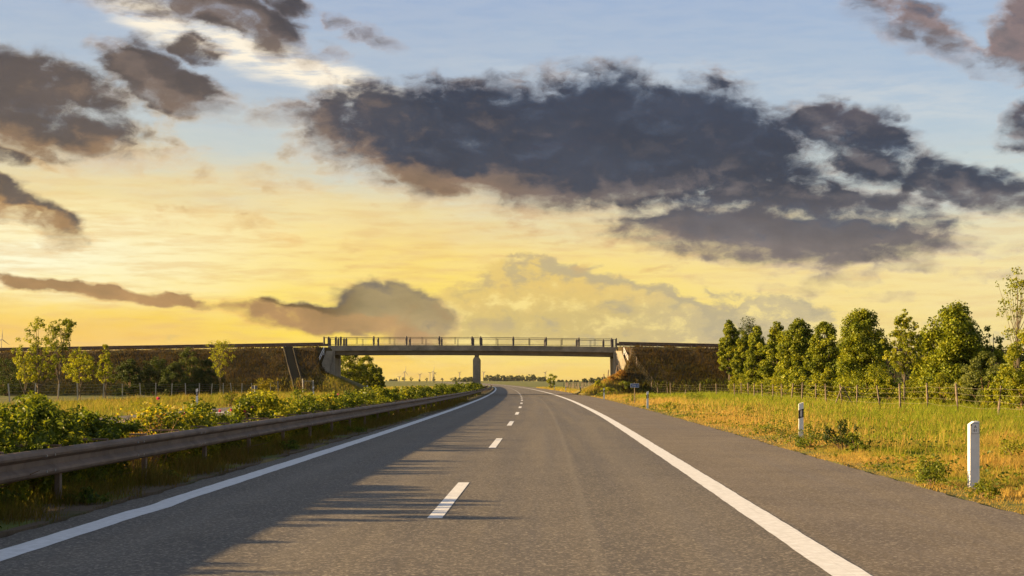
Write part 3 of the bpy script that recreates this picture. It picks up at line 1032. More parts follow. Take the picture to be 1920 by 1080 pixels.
def delineator(loc, label, group=None, rz=0.0):
    root = empty('delineator_post', loc, label, 'marker post', group, rz)
    p = slant_prof(.12, .10)
    v, f = slanted(p, -.15, 1.02, .35)
    MB().add(v, f).build('post_body', M['white_plastic'], root)
    big = [(x * 1.06, y * 1.06 - .003) for x, y in p]
    v, f = slanted(big, .64, .855, .35, True)
    MB().add(v, f).build('black_band', M['black_plastic'], root)
    mb = MB(); mb.box(-.021, .021, -.0085, -.0035, .67, .83)
    mb.build('reflector', M['reflector'], root)
    mb = MB(); mb.tube([(-.045, -.004, .90), (-.045, .002, .90)], .007, 6)
    mb.build('screw', M['ink'], root)
    return root


proto = None
right_posts = [(40.5, 7.76, 'large white and black marker post rising from shrubs at the right shoulder'),
               (89.5, 7.25, 'white and black marker post just right of the small blue sign'),
               (140, 7.3, 'small marker post at the foot of the right abutment mound'),
               (190, 7.3, 'marker post on the bare shoulder under the right end of the bridge'),
               (240, 7.3, 'tiny marker post beyond the bridge, next to the distant paling fence'),
               (292, 7.3, 'tiny marker post beside the fan shaped roadside bush')]
for y, o, lb in right_posts:
    x = float(cx(y)) + o
    loc = (x, y, float(gz(x, y)) - .06)
    if proto is None:
        proto = delineator(loc, lb, 'white marker posts along the motorway')
    else:
        c = copy_tree(proto); c.location = loc; c['label'] = lb
left_posts = [(86, 'marker post above the pink flowered hedge across the median'), (133, 'marker post whose white head shows before the wire gate'),
              (181, 'marker post in front of the leafy trees beyond the bridge')]
for y, lb in left_posts:
    x = float(cx(y)) - 17.6
    c = copy_tree(proto); c.location = (x, y, float(gz(x, y)) + .12); c['label'] = lb


def lettering(text, size, mat, parent, loc, name='lettering', sx=1.0):
    cu = bpy.data.curves.new(name, 'FONT')
    cu.body = text; cu.size = size; cu.align_x = 'CENTER'; cu.align_y = 'CENTER'
    cu.extrude = .0006
    tmp = bpy.data.objects.new('tmp', cu)
    COL.objects.link(tmp)
    dg_ = bpy.context.evaluated_depsgraph_get()
    me = bpy.data.meshes.new_from_object(tmp.evaluated_get(dg_))
    bpy.data.objects.remove(tmp)
    o = link(name, me, None, parent)
    me.materials.clear(); me.materials.append(mat)
    o.location = loc
    o.rotation_euler = (R(90), 0, 0)
    o.scale = (sx, 1, 1)
    return o


# kilometre stone close to the camera
kx, ky = 6.46, 22.0
km = empty('kilometre_stone', (kx, ky, 0.0), 'thick white stone post lettered A 61 at the right road edge', 'kilometre stone', rz=R(3))
v = [(-.07, 0, -.2), (.07, 0, -.2), (.07, .10, -.2), (-.07, .10, -.2), (-.07, 0, .865), (-.012, 0, .905), (.045, 0, .91), (.07, 0, .905), (.07, .10, .905), (.045, .10, .91), (-.012, .10, .905), (-.07, .10, .865)]
f = [(3, 2, 1, 0), (0, 1, 7, 6, 5, 4), (2, 3, 11, 10, 9, 8), (1, 2, 8, 7), (3, 0, 4, 11), (4, 5, 10, 11), (5, 6, 9, 10), (6, 7, 8, 9)]
o = MB().add(v, f).build('stone', M['post_white'], km)
bv = o.modifiers.new('bevel', 'BEVEL'); bv.width = .008; bv.segments = 2; bv.limit_method = 'ANGLE'
mb = MB(); mb.box(-.045, .058, -.006, -.001, .735, .875, .002)
pl = mb.build('plaque', M['post_white'], km)
mb = MB()
for a in ((-.048, .061, .732, .736), (-.048, .061, .874, .878), (-.048, -.044, .7365, .8735), (.057, .061, .7365, .8735)):
    mb.box(a[0], a[1], -.0075, -.0012, a[2], a[3])
mb.build('plaque_edge', M['sign_back'], km)
lettering('A', .060, M['ink'], pl, (.006, -.0072, .830))
lettering('61', .056, M['ink'], pl, (.006, -.0072, .779))
mb = MB(); mb.tube([(-.055, -.006, .858), (-.055, .004, .858)], .011, 8)
mb.build('screw', M['ink'], km)

# blue kilometre sign
sx_, sy_ = (1190 - 960) / F_PX * 110, 110.0
sg = empty('kilometre_sign', (sx_, sy_, float(gz(sx_, sy_))), 'small blue kilometre sign 216.1 on a thin post in the grass', 'road sign')
SW, SH, SZ = .60, .275, 1.27
mb = MB(); mb.tube([(0, .03, -.2), (0, .03, SZ + SH / 2 + .07)], .03, 8); mb.build('post', M['wood'], sg)
mb = MB(); mb.box(-SW / 2, SW / 2, -.012, .0, SZ - SH / 2, SZ + SH / 2)
pn = mb.build('panel', M['sign_white'], sg)
mb = MB(); mb.box(-SW / 2 + .018, SW / 2 - .018, -.016, -.0125, SZ - SH / 2 + .018, SZ + SH / 2 - .018)
pb = mb.build('blue_face', M['blue_sign'], sg)
lettering('216.1', .205, M['sign_white'], pb, (-.005, -.0175, SZ - .002))

# sign pair seen from behind, beyond the median
px_, py_ = (477.5 - 960) / F_PX * 108, 108.0
s2 = empty('twin_sign', (px_, py_, float(gz(px_, py_))), 'pair of small grey sign plates on one post before the yellow bush', 'road sign')
mb = MB(); mb.tube([(0, 0, -.2), (0, 0, 1.27)], .028, 8); mb.build('post', M['galvanised'], s2)
for xx in (-.12, .09):
    mb = MB(); mb.box(xx - .09, xx + .09, .03, .055, 1.04, 1.24, .004); mb.build('sign_plate', M['sign_back'], s2)
    mb = MB()
    for a in ((xx - .1, xx + .1, 1.241, 1.256), (xx - .1, xx + .1, 1.024, 1.039)):
        mb.box(a[0], a[1], .026, .058, a[2], a[3])
    mb.build('sign_rim', M['galvanised'], s2)


# ------------------------------------------------------------------ wire fences
def fence(pts, label, height, spacing, strands=(.25, .5, .75, 1.0, 1.25), braces=(), post_r=.05, steel=False, wire_r=.0033):
    """pts: corner points (x, y) of the line; posts every 'spacing' metres, strands run from post to post."""
    P = [Vector((a, b)) for a, b in pts]
    stations = []
    for a, b in zip(P[:-1], P[1:]):
        n = max(1, round((b - a).length / spacing))
        stations += [a.lerp(b, k / n) for k in range(n)]
    stations.append(P[-1])
    rr = random.Random(len(label) * 7 + len(pts))
    o = stations[0]
    root = empty('wire_fence', (o.x, o.y, float(ground(o.x, o.y))), label, 'fence')
    org = root.location.copy()
    mat = M['galvanised'] if steel else M['wood']
    variants = []
    for _ in range(5):
        mb = MB()
        if steel:
            mb.box(-.03, .03, -.03, .03, -.3, height)
        else:
            r0, r1 = post_r * rr.uniform(.95, 1.25), post_r * rr.uniform(.8, .95)
            mb.tube([(0, 0, -.3), (rr.uniform(-.01, .01), 0, height * .5), (rr.uniform(-.015, .015), 0, height * rr.uniform(.99, 1.03))], [r0, (r0 + r1) / 2, r1], 7)
        variants.append(mb)
    meshes = []
    tops = []
    for i, s in enumerate(stations):
        z = float(ground(s.x, s.y))
        k = rr.randrange(5)
        jx, jy = rr.uniform(-.12, .12), rr.uniform(-.15, .15)
        loc = (s.x + jx - org.x, s.y + jy - org.y, z - org.z)
        vi = next((m_ for m_ in meshes if m_[0] == k), None)
        if vi is None:
            ob = variants[k].build('post', mat, root, loc=loc)
            meshes.append((k, ob.data))
        else:
            ob = link('post', vi[1], None, root, loc)
        lean = (rr.gauss(0, .035), rr.gauss(0, .05))
        ob.rotation_euler = (lean[0], lean[1], rr.uniform(0, 6))
        ob.rotation_euler = (lean[0], lean[1], 0)
        tops.append((Vector(loc), lean))
    for h in strands:
        mb = MB()
        line = []
        for (loc, lean) in tops:
            line.append(loc + Vector((math.sin(lean[1]) * h, -math.sin(lean[0]) * h - post_r, h)))
        full = []
        for a, b in zip(line[:-1], line[1:]):
            sag = rr.uniform(.0, .09)
            for u in (0, .25, .5, .75):
                q = a.lerp(b, u); q.z -= sag * 4 * u * (1 - u); full.append(q)
        full.append(line[-1])
        mb.tube(full, wire_r, 4)
        mb.build('wire', M['wire'], root)
    for i, dx in braces:
        loc, lean = tops[i]
        mb = MB(); mb.tube([loc + Vector((dx, -.15, -.1)), loc + Vector((.03 * (1 if dx > 0 else -1), -.06, height * .9))], [post_r * .9, post_r * .75], 7)
        mb.build('brace', M['wood'], root)
    return root


pr = [(float(cx(47)) + 18.6, 47.0), (float(cx(61)) + 18.75, 61.0), (float(cx(88)) + 18.9, 88.0), (float(cx(120)) + 19.8, 120.0), (float(cx(150)) + 20.3, 150.0),
      (19.2, 161.0), (17.2, 171.0)]
fence(pr, 'wooden post and wire fence along the meadow before the right tree row', 1.38, 5.4, braces=((9, -.55), (9, .75)))
fence([(16.9, 171.3), (15.5, 176.6), (14.2, 180.2), (13.7, 182.6)], 'short thin fence climbing the right embankment corner', 1.45, 3.0, post_r=.045)
pl_ = [(float(cx(y)) - 28.0 + dx, y) for y, dx in ((86, .2), (100, 0), (130, .3), (160, .6), (176, 1.0))]
fence(pl_, 'wire mesh fence on slim posts in front of the left embankment', 1.42, 5.3, strands=(.2, .4, .6, .8, 1.0, 1.2, 1.38), post_r=.05, steel=True, wire_r=.004)
fence([(11.5, 208.0), (10.9, 330.0)], 'distant pale paling fence beyond the bridge on the right', 1.5, 3.6, strands=(.4, .8, 1.2), post_r=.07)

# gate at the foot of the stairs
gx, gy = (577 - 960) / F_PX * 175.6, 175.6
gt = empty('wire_gate', (gx, gy, float(ground(gx, gy))), 'grey metal frame gate at the foot of the concrete stairs', 'gate')
for xx, hh in ((-.55, 1.9), (.62, 1.75)):
    mb = MB(); mb.tube([(xx, 0, -.4), (xx, 0, hh)], .05, 8); mb.build('post', M['galvanised'], gt)
mb = MB()
mb.bar((-.47, 0, 1.65), (.54, 0, 1.65), .04, .05); mb.bar((-.47, 0, .15), (.54, 0, .15), .04, .05)
mb.bar((-.45, 0, .18), (-.45, 0, 1.62), .04, .04); mb.bar((.52, 0, .18), (.52, 0, 1.62), .04, .04)
lf = mb.build('gate_leaf', M['galvanised'], gt)
mb = MB()
for k in range(9):
    xx = -.36 + k * .1
    mb.tube([(xx, 0, .18), (xx, 0, 1.62)], .008, 4)
mb.build('mesh_wire', M['wire'], lf)

# weathered stakes on the mound by the right abutment
for k, (a, b, h, lx, d, lb) in enumerate(((1132.5, 703, 1.0, -.02, 181.0, 'short upright stake on the mound, leftmost by the right abutment'), (1139, 702, 1.3, .13, 181.5, 'stake leaning right beside the lit right abutment edge'),
                         (1153, 705, 1.45, .30, 180.2, 'long stake leaning across the lit face of the right abutment'), (1162, 704, 1.5, -.08, 180.0, 'tall dark stake before the lit abutment, nearest its wing wall'))):
    x = (a - 960) / F_PX * d
    z = float(ground(x, d))
    o = empty('wooden_stake', (x, d, z), lb, 'stake', 'old stakes by the right abutment')
    mb = MB(); mb.tube([(0, 0, -.3), (lx * .5, 0, h * .5), (lx, 0, h)], [.075, .065, .055], 7)
    mb.build('shaft', M['wood'], o)
    mb = MB(); mb.tube([(lx, -.075, h - .16), (lx, .075, h - .16)], .012, 5)
    mb.build('nail', M['sign_back'], o)

# ------------------------------------------------------------------ leaves and blades
M['leaf_maple'] = leafmat('maple_leaf', (.042, .066, .007), (.165, .195, .011), (.37, .355, .020), .36)
M['leaf_light'] = leafmat('light_leaf', (.080, .11, .012), (.20, .225, .017), (.37, .345, .026), .5)
M['leaf_willow'] = leafmat('willow_leaf', (.075, .098, .024), (.145, .17, .038), (.23, .245, .065), .48)
M['leaf_hedge'] = leafmat('rose_leaf', (.040, .066, .012), (.115, .150, .016), (.25, .255, .024), .52)
M['leaf_yellow'] = leafmat('yellow_leaf', (.15, .14, .015), (.30, .25, .02), (.52, .40, .03), .45)
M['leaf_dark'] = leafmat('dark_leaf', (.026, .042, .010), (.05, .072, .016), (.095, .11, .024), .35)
M['leaf_rust'] = leafmat('rusty_leaf', (.16, .08, .025), (.30, .16, .04), (.44, .26, .06), .4)
M['leaf_far'] = leafmat('far_leaf', (.035, .05, .018), (.06, .075, .028), (.09, .10, .035), .3, .02)
M['petal'] = leafmat('pink_petal', (.40, .05, .16), (.55, .09, .24), (.7, .2, .38), .4)
M['blade'] = blademat('grass_blade', .5)


def unit(v):
    return v / np.maximum(np.linalg.norm(v, axis=1, keepdims=True), 1e-9)


def leaf_mesh(name, P, size, tint, outward=None, ratio=.62, up=.35):
    """A small folded quad for every leaf."""
    n = len(P)
    nr = rng.normal(size=(n, 3))
    nr = unit(nr)
    if outward is not None:
        nr = unit(nr * .75 + outward * .6 + np.array([0, 0, up]))
    a = unit(np.cross(nr, rng.normal(size=(n, 3))))
    b = np.cross(nr, a)
    L = np.asarray(size).reshape(-1, 1); Wd = L * ratio
    fold = nr * (L * .10)
    V = np.stack([P - a * L * .5, P + b * Wd * .5 + fold, P + a * L * .5, P - b * Wd * .5 + fold], 1).reshape(-1, 3)
    F = np.arange(n * 4, dtype=np.int32).reshape(n, 4)
    return raw_mesh(name, V, F, {'tint': ('FACE', np.clip(tint, 0, 1))})


PROFILES = {
    'ovate': lambda t: np.sin(np.pi * np.clip(t, 0, 1) ** .72) ** .72,
    'full': lambda t: np.clip(np.sin(np.pi * (.12 + .88 * t) ** .8), 0, 1) ** .6,
    'cone': lambda t: (1 - t) ** .75 * np.clip(t * 9 + .25, 0, 1),
    'dome': lambda t: np.sqrt(np.clip(1 - t ** 2, 0, 1)),
    'vase': lambda t: np.clip(.25 + .85 * t, 0, 1) * np.sqrt(np.clip(1.02 - t ** 5, 0, 1)),
}


def clumps(h0, h1, rad, prof, n_cl, n_leaf, clump=.24, shell=.42, lop=None, squash=.85):
    """Leaf points gathered in billows through a crown; returns points, outward directions, clump shade."""
    r_of = PROFILES[prof]
    t = rng.random(n_cl * 6)
    keep = rng.random(n_cl * 6) < np.clip(r_of(t) * 1.05, .12, 1)
    t = t[keep][:n_cl]
    n_cl = len(t)
    ang = rng.random(n_cl) * 2 * np.pi
    rr = rad * r_of(t) * rng.random(n_cl) ** shell
    ph = rng.random(3) * 6
    wob = 1 + .17 * np.sin(2 * ang + ph[0] + 3 * t) + .13 * np.sin(3 * ang + ph[1] - 5 * t) + .08 * np.sin(5 * ang + ph[2])
    rr *= wob
    C = np.stack([np.cos(ang) * rr, np.sin(ang) * rr, h0 + (h1 - h0) * t], 1)
    s = clump * rad * rng.uniform(.6, 1.3, n_cl)
    per = rng.multinomial(n_leaf, s ** 2 / np.sum(s ** 2))
    ci = np.repeat(np.arange(n_cl), per)
    d = unit(rng.normal(size=(len(ci), 3)))
    q = rng.random(len(ci)) ** .45
    P = C[ci] + d * (s[ci] * q)[:, None] * np.array([1, 1, squash])
    P[:, 2] = np.maximum(P[:, 2], .03)
    axis = np.stack([P[:, 0], P[:, 1], (P[:, 2] - (h0 + h1) / 2) * rad / max(.3, (h1 - h0) / 2)], 1)
    outw = unit(unit(axis) * .5 + d)
    ct = rng.normal(0, .13, n_cl)
    return P, outw, ct[ci], C


def woody(name, parent, height, lean, targets, r0, mat='bark', n_limbs=12, base=0.0, fork=.25):
    """Tapered trunk with limbs reaching into the crown."""
    mb = MB()
    h = height * .86
    pts = [Vector((lean[0] * (k / 5) ** 1.6 + random.uniform(-.03, .03) * height * .1 * (k > 0), lean[1] * (k / 5) ** 1.6 + random.uniform(-.03, .03) * height * .1 * (k > 0), -.15 + (h + .15) * k / 5)) for k in range(6)]
    rad = [r0 * (1.25 if k == 0 else 1 - .85 * k / 5) for k in range(6)]
    mb.tube(pts, rad, 7)
    idx = list(range(len(targets))); random.shuffle(idx)
    for i in idx[:n_limbs]:
        c = Vector(targets[i])
        u = min(max((c.z / height) - random.uniform(.12, .3), fork), .95)
        k = u * 5; k0 = min(int(k), 4)
        p = pts[k0].lerp(pts[k0 + 1], k - k0)
        rr = r0 * (1 - .85 * u) * .5
        m = p.lerp(c, .5) + Vector((0, 0, -.06 * (c - p).length))
        mb.tube([p, m, c], [rr, rr * .6, max(.006, rr * .22)], 5, cap=False)
    return mb.build(name, M[mat], parent)


def tree(label, x, y, h, w, base, prof='ovate', leaves_n=4500, leaf=.17, mat='leaf_maple', n_cl=70, clump=.26, tint=.45, name='tree', cat='tree', group=None,
         trunk_r=None, lean=(0, 0), limbs=14, shell=.42, z=None, spread=.22, trunks=1):
    zz = float(ground(x, y)) if z is None else z
    root = empty(name, (x, y, zz), label, cat, group)
    P, outw, ct, C = clumps(base, h, w / 2, prof, n_cl, leaves_n, clump, shell)
    fr = np.clip((P[:, 2] - base) / max(.1, h - base), 0, 1)
    off = np.stack([lean[0] * fr ** 1.6, lean[1] * fr ** 1.6, 0 * fr], 1)
    P = P + off
    tv = tint + ct + rng.normal(0, spread * .75, len(P))
    sz = leaf * rng.uniform(.65, 1.3, len(P))
    link('crown', leaf_mesh('crown', P, sz, tv, outw), M[mat], root)
    r0 = trunk_r or .018 * h
    for k in range(trunks):
        tr = woody('trunk', root, h, lean, [tuple(c) for c in C], r0, n_limbs=limbs)
        if k:
            tr.location = (random.uniform(-.25, .25) * w * .5, random.uniform(-.1, .1), 0)
    return root


def bush(label, x, y, h, w, leaves_n, leaf, mat='leaf_hedge', tint=.45, name='bush', cat='bush', group=None, prof='dome', n_cl=26, clump=.30, spread=.25, stems=7, shell=.45, z=None, squash_y=1.0, stem_mat='twig', pushed=None):
    zz = float(ground(x, y)) if z is None else z
    root = empty(name, (x, y, zz), label, cat, group)
    P, outw, ct, C = clumps(.05 * h, h * .9, w / 2, prof, n_cl, leaves_n, clump, shell)
    P[:, 1] *= squash_y
    if pushed:                                   # held back by the rails on both sides
        k = (np.abs(P[:, 0]) < pushed) | (P[:, 2] > .74)
        P, outw, ct = P[k], outw[k], ct[k]
    tv = tint + ct + rng.normal(0, spread, len(P))
    sz = leaf * rng.uniform(.65, 1.3, len(P))
    link('foliage', leaf_mesh('foliage', P, sz, tv, outw), M[mat], root)
    mb = MB()
    sel = C[rng.permutation(len(C))[:stems]]
    for c in sel:
        m = Vector((c[0] * .35, c[1] * .35 * squash_y, c[2] * .5))
        mb.tube([(c[0] * .06, c[1] * .06, -.08), m, (c[0], c[1] * squash_y, c[2])], [.012 * h + .004, .009 * h + .003, .004], 5, cap=False)
    mb.build('stems', M[stem_mat], root)
    return root


def at(px, d):
    return (px - 960) / F_PX * d


def hgt(py, d):
    return CAM_H + (HOR_Y - py) / F_PX * d


# ------------------------------------------------------------------ tree row at right
ROW = [  # photograph column, top row, distance, width in photograph pixels, words
    (1368, 627, 178, 44, 'farthest small rounded maple of the right row, overlapping the embankment'),
    (1395, 622, 166, 42, 'narrow leafy maple second from the embankment end of the row'),
    (1420, 614, 157, 52, 'slim tapering maple third from the embankment end of the row'),
    (1457, 606, 146, 54, 'pointed maple fourth from the embankment end of the row'),
    (1500, 600, 134, 74, 'dense pointed maple fifth from the embankment, taller than its neighbours'),
    (1546, 602, 124, 64, 'top heavy maple with a notch in its side, left of the large dark maple'),
    (1616, 577, 111, 106, 'large dense dark maple in the middle of the right row'),
    (1788, 571, 88, 132, 'broad round topped maple right of the slender tree'),
]
for i, (px, top, d, wpx, lb) in enumerate(ROW):
    h = hgt(top, d); w = wpx / F_PX * d
    n = int(np.clip(20000 * (w / 3.0) ** 1.3, 12000, 32000))
    tree(lb, at(px, d), d, h, w * .96, .85 if i != 5 else .9, 'full' if i in (6, 7, 4) else 'ovate', n, .165 if d < 125 else .2, 'leaf_maple', int(70 + 28 * w), .27, .46, 'maple_tree', 'tree', 'row of trees behind the right fence', limbs=12)
d = 83.0
tree('slender young tree with a bare straight trunk standing at the fence', at(1696, d), d, hgt(579, d), 1.95, 2.0, 'ovate', 5200, .13, 'leaf_light', 190, .15, .52, 'young_tree', 'tree', 'row of trees behind the right fence', trunk_r=.065, limbs=16)
d = 79.0
bush('grey green willow like bush in front of the broad maple', at(1846, d), d, hgt(640, d), 2.5, 6500, .105, 'leaf_willow', .5, 'willow_bush', 'bush', None, 'ovate', 70, .2, .25, 9)
d = 84.0
tree('light green small tree peeping up behind the willow bush', at(1862, d + 4), d + 4, hgt(604, d + 4), 1.9, .8, 'ovate', 2600, .16, 'leaf_light', 40, .26, .45, 'small_tree', 'tree', None)
d = 73.5
# tall thin tree cut by the right edge
t_ = tree('tall open crowned tree at the right edge with bare twigs showing against the sky', at(1908, d), d, hgt(488, d), 3.0, 2.4, 'vase', 1500, .125, 'leaf_light', 60, .17, .5, 'open_tree', 'tree', None, trunk_r=.075, limbs=26, shell=.6)
bush('tall yellow green bush at the right edge below the open tree', at(1922, 71.0), 71.0, hgt(600, 71), 2.3, 6800, .115, 'leaf_light', .52, 'tall_bush', 'bush', None, 'ovate', 70, .22, .25, 9)
bush('leafy bush beside the last fence post at right, half hidden by the willow bush', at(1893, 76.0), 76.0, hgt(655, 76), 1.7, 3600, .12, 'leaf_light', .42, 'leafy_bush', 'bush', None, 'ovate', 44, .25, .25, 8)

UNDER = [(1385, 690, 168, 40, 'under the two maples at the embankment end'), (1408, 682, 160, 42, 'between the second and third maple from the embankment'), (1440, 688, 148, 48, 'under the slim tapering third maple'),
         (1470, 672, 140, 56, 'tall as the fence twice over, under the fourth maple'), (1500, 690, 128, 50, 'at the foot of the pointed fifth maple'), (1530, 700, 122, 44, 'low, right of the fifth maple'), (1552, 684, 117, 52, 'under the notched top heavy maple'),
         (1590, 690, 108, 50, 'at the left foot of the large dark maple'), (1634, 676, 103, 72, 'wide, at the right foot of the large dark maple'), (1668, 700, 100, 44, 'left of the slender tree trunk'), (1716, 694, 93, 44, 'right of the slender tree trunk'),
         (1740, 672, 90, 60, 'at the left foot of the broad round topped maple'), (1765, 690, 86, 56, 'under the middle of the broad round topped maple'), (1800, 700, 84, 50, 'low, left of the willow like bush'), (1868, 690, 78, 52, 'right of the willow like bush'),
         (1905, 680, 74, 60, 'before the tall bush at the right edge'), (1650, 706, 97, 36, 'lowest one, between large dark maple and slender tree'), (1700, 712, 98, 50, 'behind the slender tree trunk')]
for i, (px, top, d, wpx, where) in enumerate(UNDER):
    yellow = i in (1, 3, 6, 11, 13)
    bush('%s shrub %s' % ('yellow green' if yellow else 'mid green', where), at(px, d), d, hgt(top, d), wpx / F_PX * d * 1.15, 3600, .12 if d < 110 else .15, 'leaf_light' if yellow or i % 3 == 0 else 'leaf_maple', .52 if yellow else .55,
         'undergrowth_shrub', 'shrub', 'shrubs under the right tree row', 'ovate', 60, .22, .22, 6)
# darker thicket closing the row from behind
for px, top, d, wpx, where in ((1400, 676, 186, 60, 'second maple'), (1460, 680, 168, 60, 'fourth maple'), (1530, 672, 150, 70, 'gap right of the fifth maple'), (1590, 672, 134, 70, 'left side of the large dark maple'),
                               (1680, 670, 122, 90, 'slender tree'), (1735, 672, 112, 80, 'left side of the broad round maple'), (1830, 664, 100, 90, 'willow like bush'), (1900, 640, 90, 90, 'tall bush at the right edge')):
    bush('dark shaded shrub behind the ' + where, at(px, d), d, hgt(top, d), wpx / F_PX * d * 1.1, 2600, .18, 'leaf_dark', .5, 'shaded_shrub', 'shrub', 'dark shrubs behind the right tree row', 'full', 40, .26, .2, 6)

d = 197.0
bush('little leafy treetop showing over the barrier of the right embankment', at(1308, d), d, hgt(638, d) - float(ground(at(1308, d), d)), 1.9, 900, .2, 'leaf_light', .5, 'bank_bush', 'bush', None, 'vase', 18, .3, .2, 5)

# ------------------------------------------------------------------ left trees before the embankment
d = 97.0
tree('tall thin leaved tree with a pointed top at far left, before the embankment', at(72, d), d, hgt(592, d), 2.75, 1.5, 'ovate', 3600, .12, 'leaf_light', 150, .13, .42, 'young_tree', 'tree', 'young trees by the left fence', trunk_r=.07, limbs=30, shell=.5)
d = 104.0
tree('dark spreading tree leaning right beside the pointed one at far left', at(108, d), d, hgt(597, d), 2.5, 3.0, 'vase', 2200, .13, 'leaf_maple', 100, .14, .35, 'young_tree', 'tree', 'young trees by the left fence', trunk_r=.07, lean=(.5, 0), limbs=30, shell=.5)
d = 96.0
tree('small low crowned tree, leftmost of the young trees by the fence', at(46, d), d, hgt(652, d), 1.5, 1.35, 'ovate', 1200, .12, 'leaf_light', 60, .17, .6, 'young_tree', 'tree', 'young trees by the left fence', trunk_r=.045, limbs=14)
d = 106.0
tree('round young tree on a thin straight trunk, third from the left', at(150, d), d, hgt(650, d), 2.35, 1.55, 'ovate', 3000, .125, 'leaf_light', 120, .15, .55, 'young_tree', 'tree', 'young trees by the left fence', trunk_r=.05, limbs=20)
d = 113.0
tree('young tree with a single leafy spike on top, right of the round one', at(197, d), d, hgt(640, d), 1.6, 1.5, 'cone', 1700, .13, 'leaf_light', 80, .17, .5, 'young_tree', 'tree', 'young trees by the left fence', trunk_r=.05, limbs=16)
d = 157.0
tree('thin airy tree with pale leaves standing alone before the bank', at(413, d), d, hgt(636, d), 3.4, 2.2, 'vase', 1800, .14, 'leaf_light', 110, .13, .62, 'young_tree', 'tree', 'young trees by the left fence', trunk_r=.06, limbs=34, shell=.55)

BANKB = [(14, 664, 170, 90, 'bushy dark shrub at the left picture edge on the bank foot'), (245, 668, 171, 62, 'dark bush on the bank foot right of the spiky young tree'), (292, 662, 172, 64, 'broad dark bush in the middle of the left bank'),
         (352, 642, 173, 62, 'tall bush whose top rises over the barrier on the left bank'), (388, 668, 173, 52, 'dark bush behind the thin airy tree on the bank'), (325, 676, 170, 60, 'low dark bush filling the gap below the tall bank bush')]
for i, (px, top, d, wpx, lb) in enumerate(BANKB):
    g = float(ground(at(px, d), d))
    bush(lb, at(px, d), d, hgt(top, d) - g, wpx / F_PX * d * 1.12, 7000 if wpx > 30 else 1200, .17, 'leaf_dark', .5 if i != 3 else .75, 'bank_bush', 'bush', 'bushes on the left embankment', 'full', 120, .17, .22, 8)
d = 163.0
bush('low rounded yellow bush at the bank foot behind the twin sign', at(490, d), d, hgt(708, d) + .1, 3.1, 2000, .15, 'leaf_yellow', .25, 'yellow_bush', 'bush', None, 'dome', 34, .25, .2, 7)

# trees behind the left abutment
for px, top, d, w, lb in ((655, 655, 214, 4.4, 'leafy tree directly behind the left abutment, its top cut by the deck'), (687, 667, 218, 3.6, 'rounded tree behind the bridge, middle of the group by the left abutment'), (707, 685, 213, 2.2, 'lowest tree of the group behind the left abutment, at its right end')):
    tree(lb, at(px, d), d, hgt(top, d), w, .5, 'full', 12000, .19, 'leaf_maple', 170, .2, .5, 'roadside_tree', 'tree', 'trees behind the left end of the bridge', limbs=10)

# bushes and dry growth on the right mound
for px, top, d, wpx, n, mat, lb in ((1165, 699, 179.0, 26, 900, 'leaf_rust', 'rusty brown bush in front of the right abutment foot'), (1148, 706, 178.0, 26, 700, 'leaf_rust', 'low rust coloured shrub on the mound left of the brown bush'),
                               (1120, 712, 177.0, 24, 700, 'leaf_light', 'fresh green shrub on the mound, above the marker post'), (1172, 712, 176.5, 22, 700, 'leaf_hedge', 'dark low shrub at the right foot of the abutment mound'),
                               (1137, 716, 175.0, 26, 700, 'leaf_light', 'yellow green low shrub spilling down the mound')):
    x = at(px, d)
    bush(lb, x, d, max(.7, hgt(top, d) - float(ground(x, d))), wpx / F_PX * d, n, .14, mat, .5, 'mound_shrub', 'shrub', 'shrubs on the mound by the right abutment', 'dome', 20, .3)

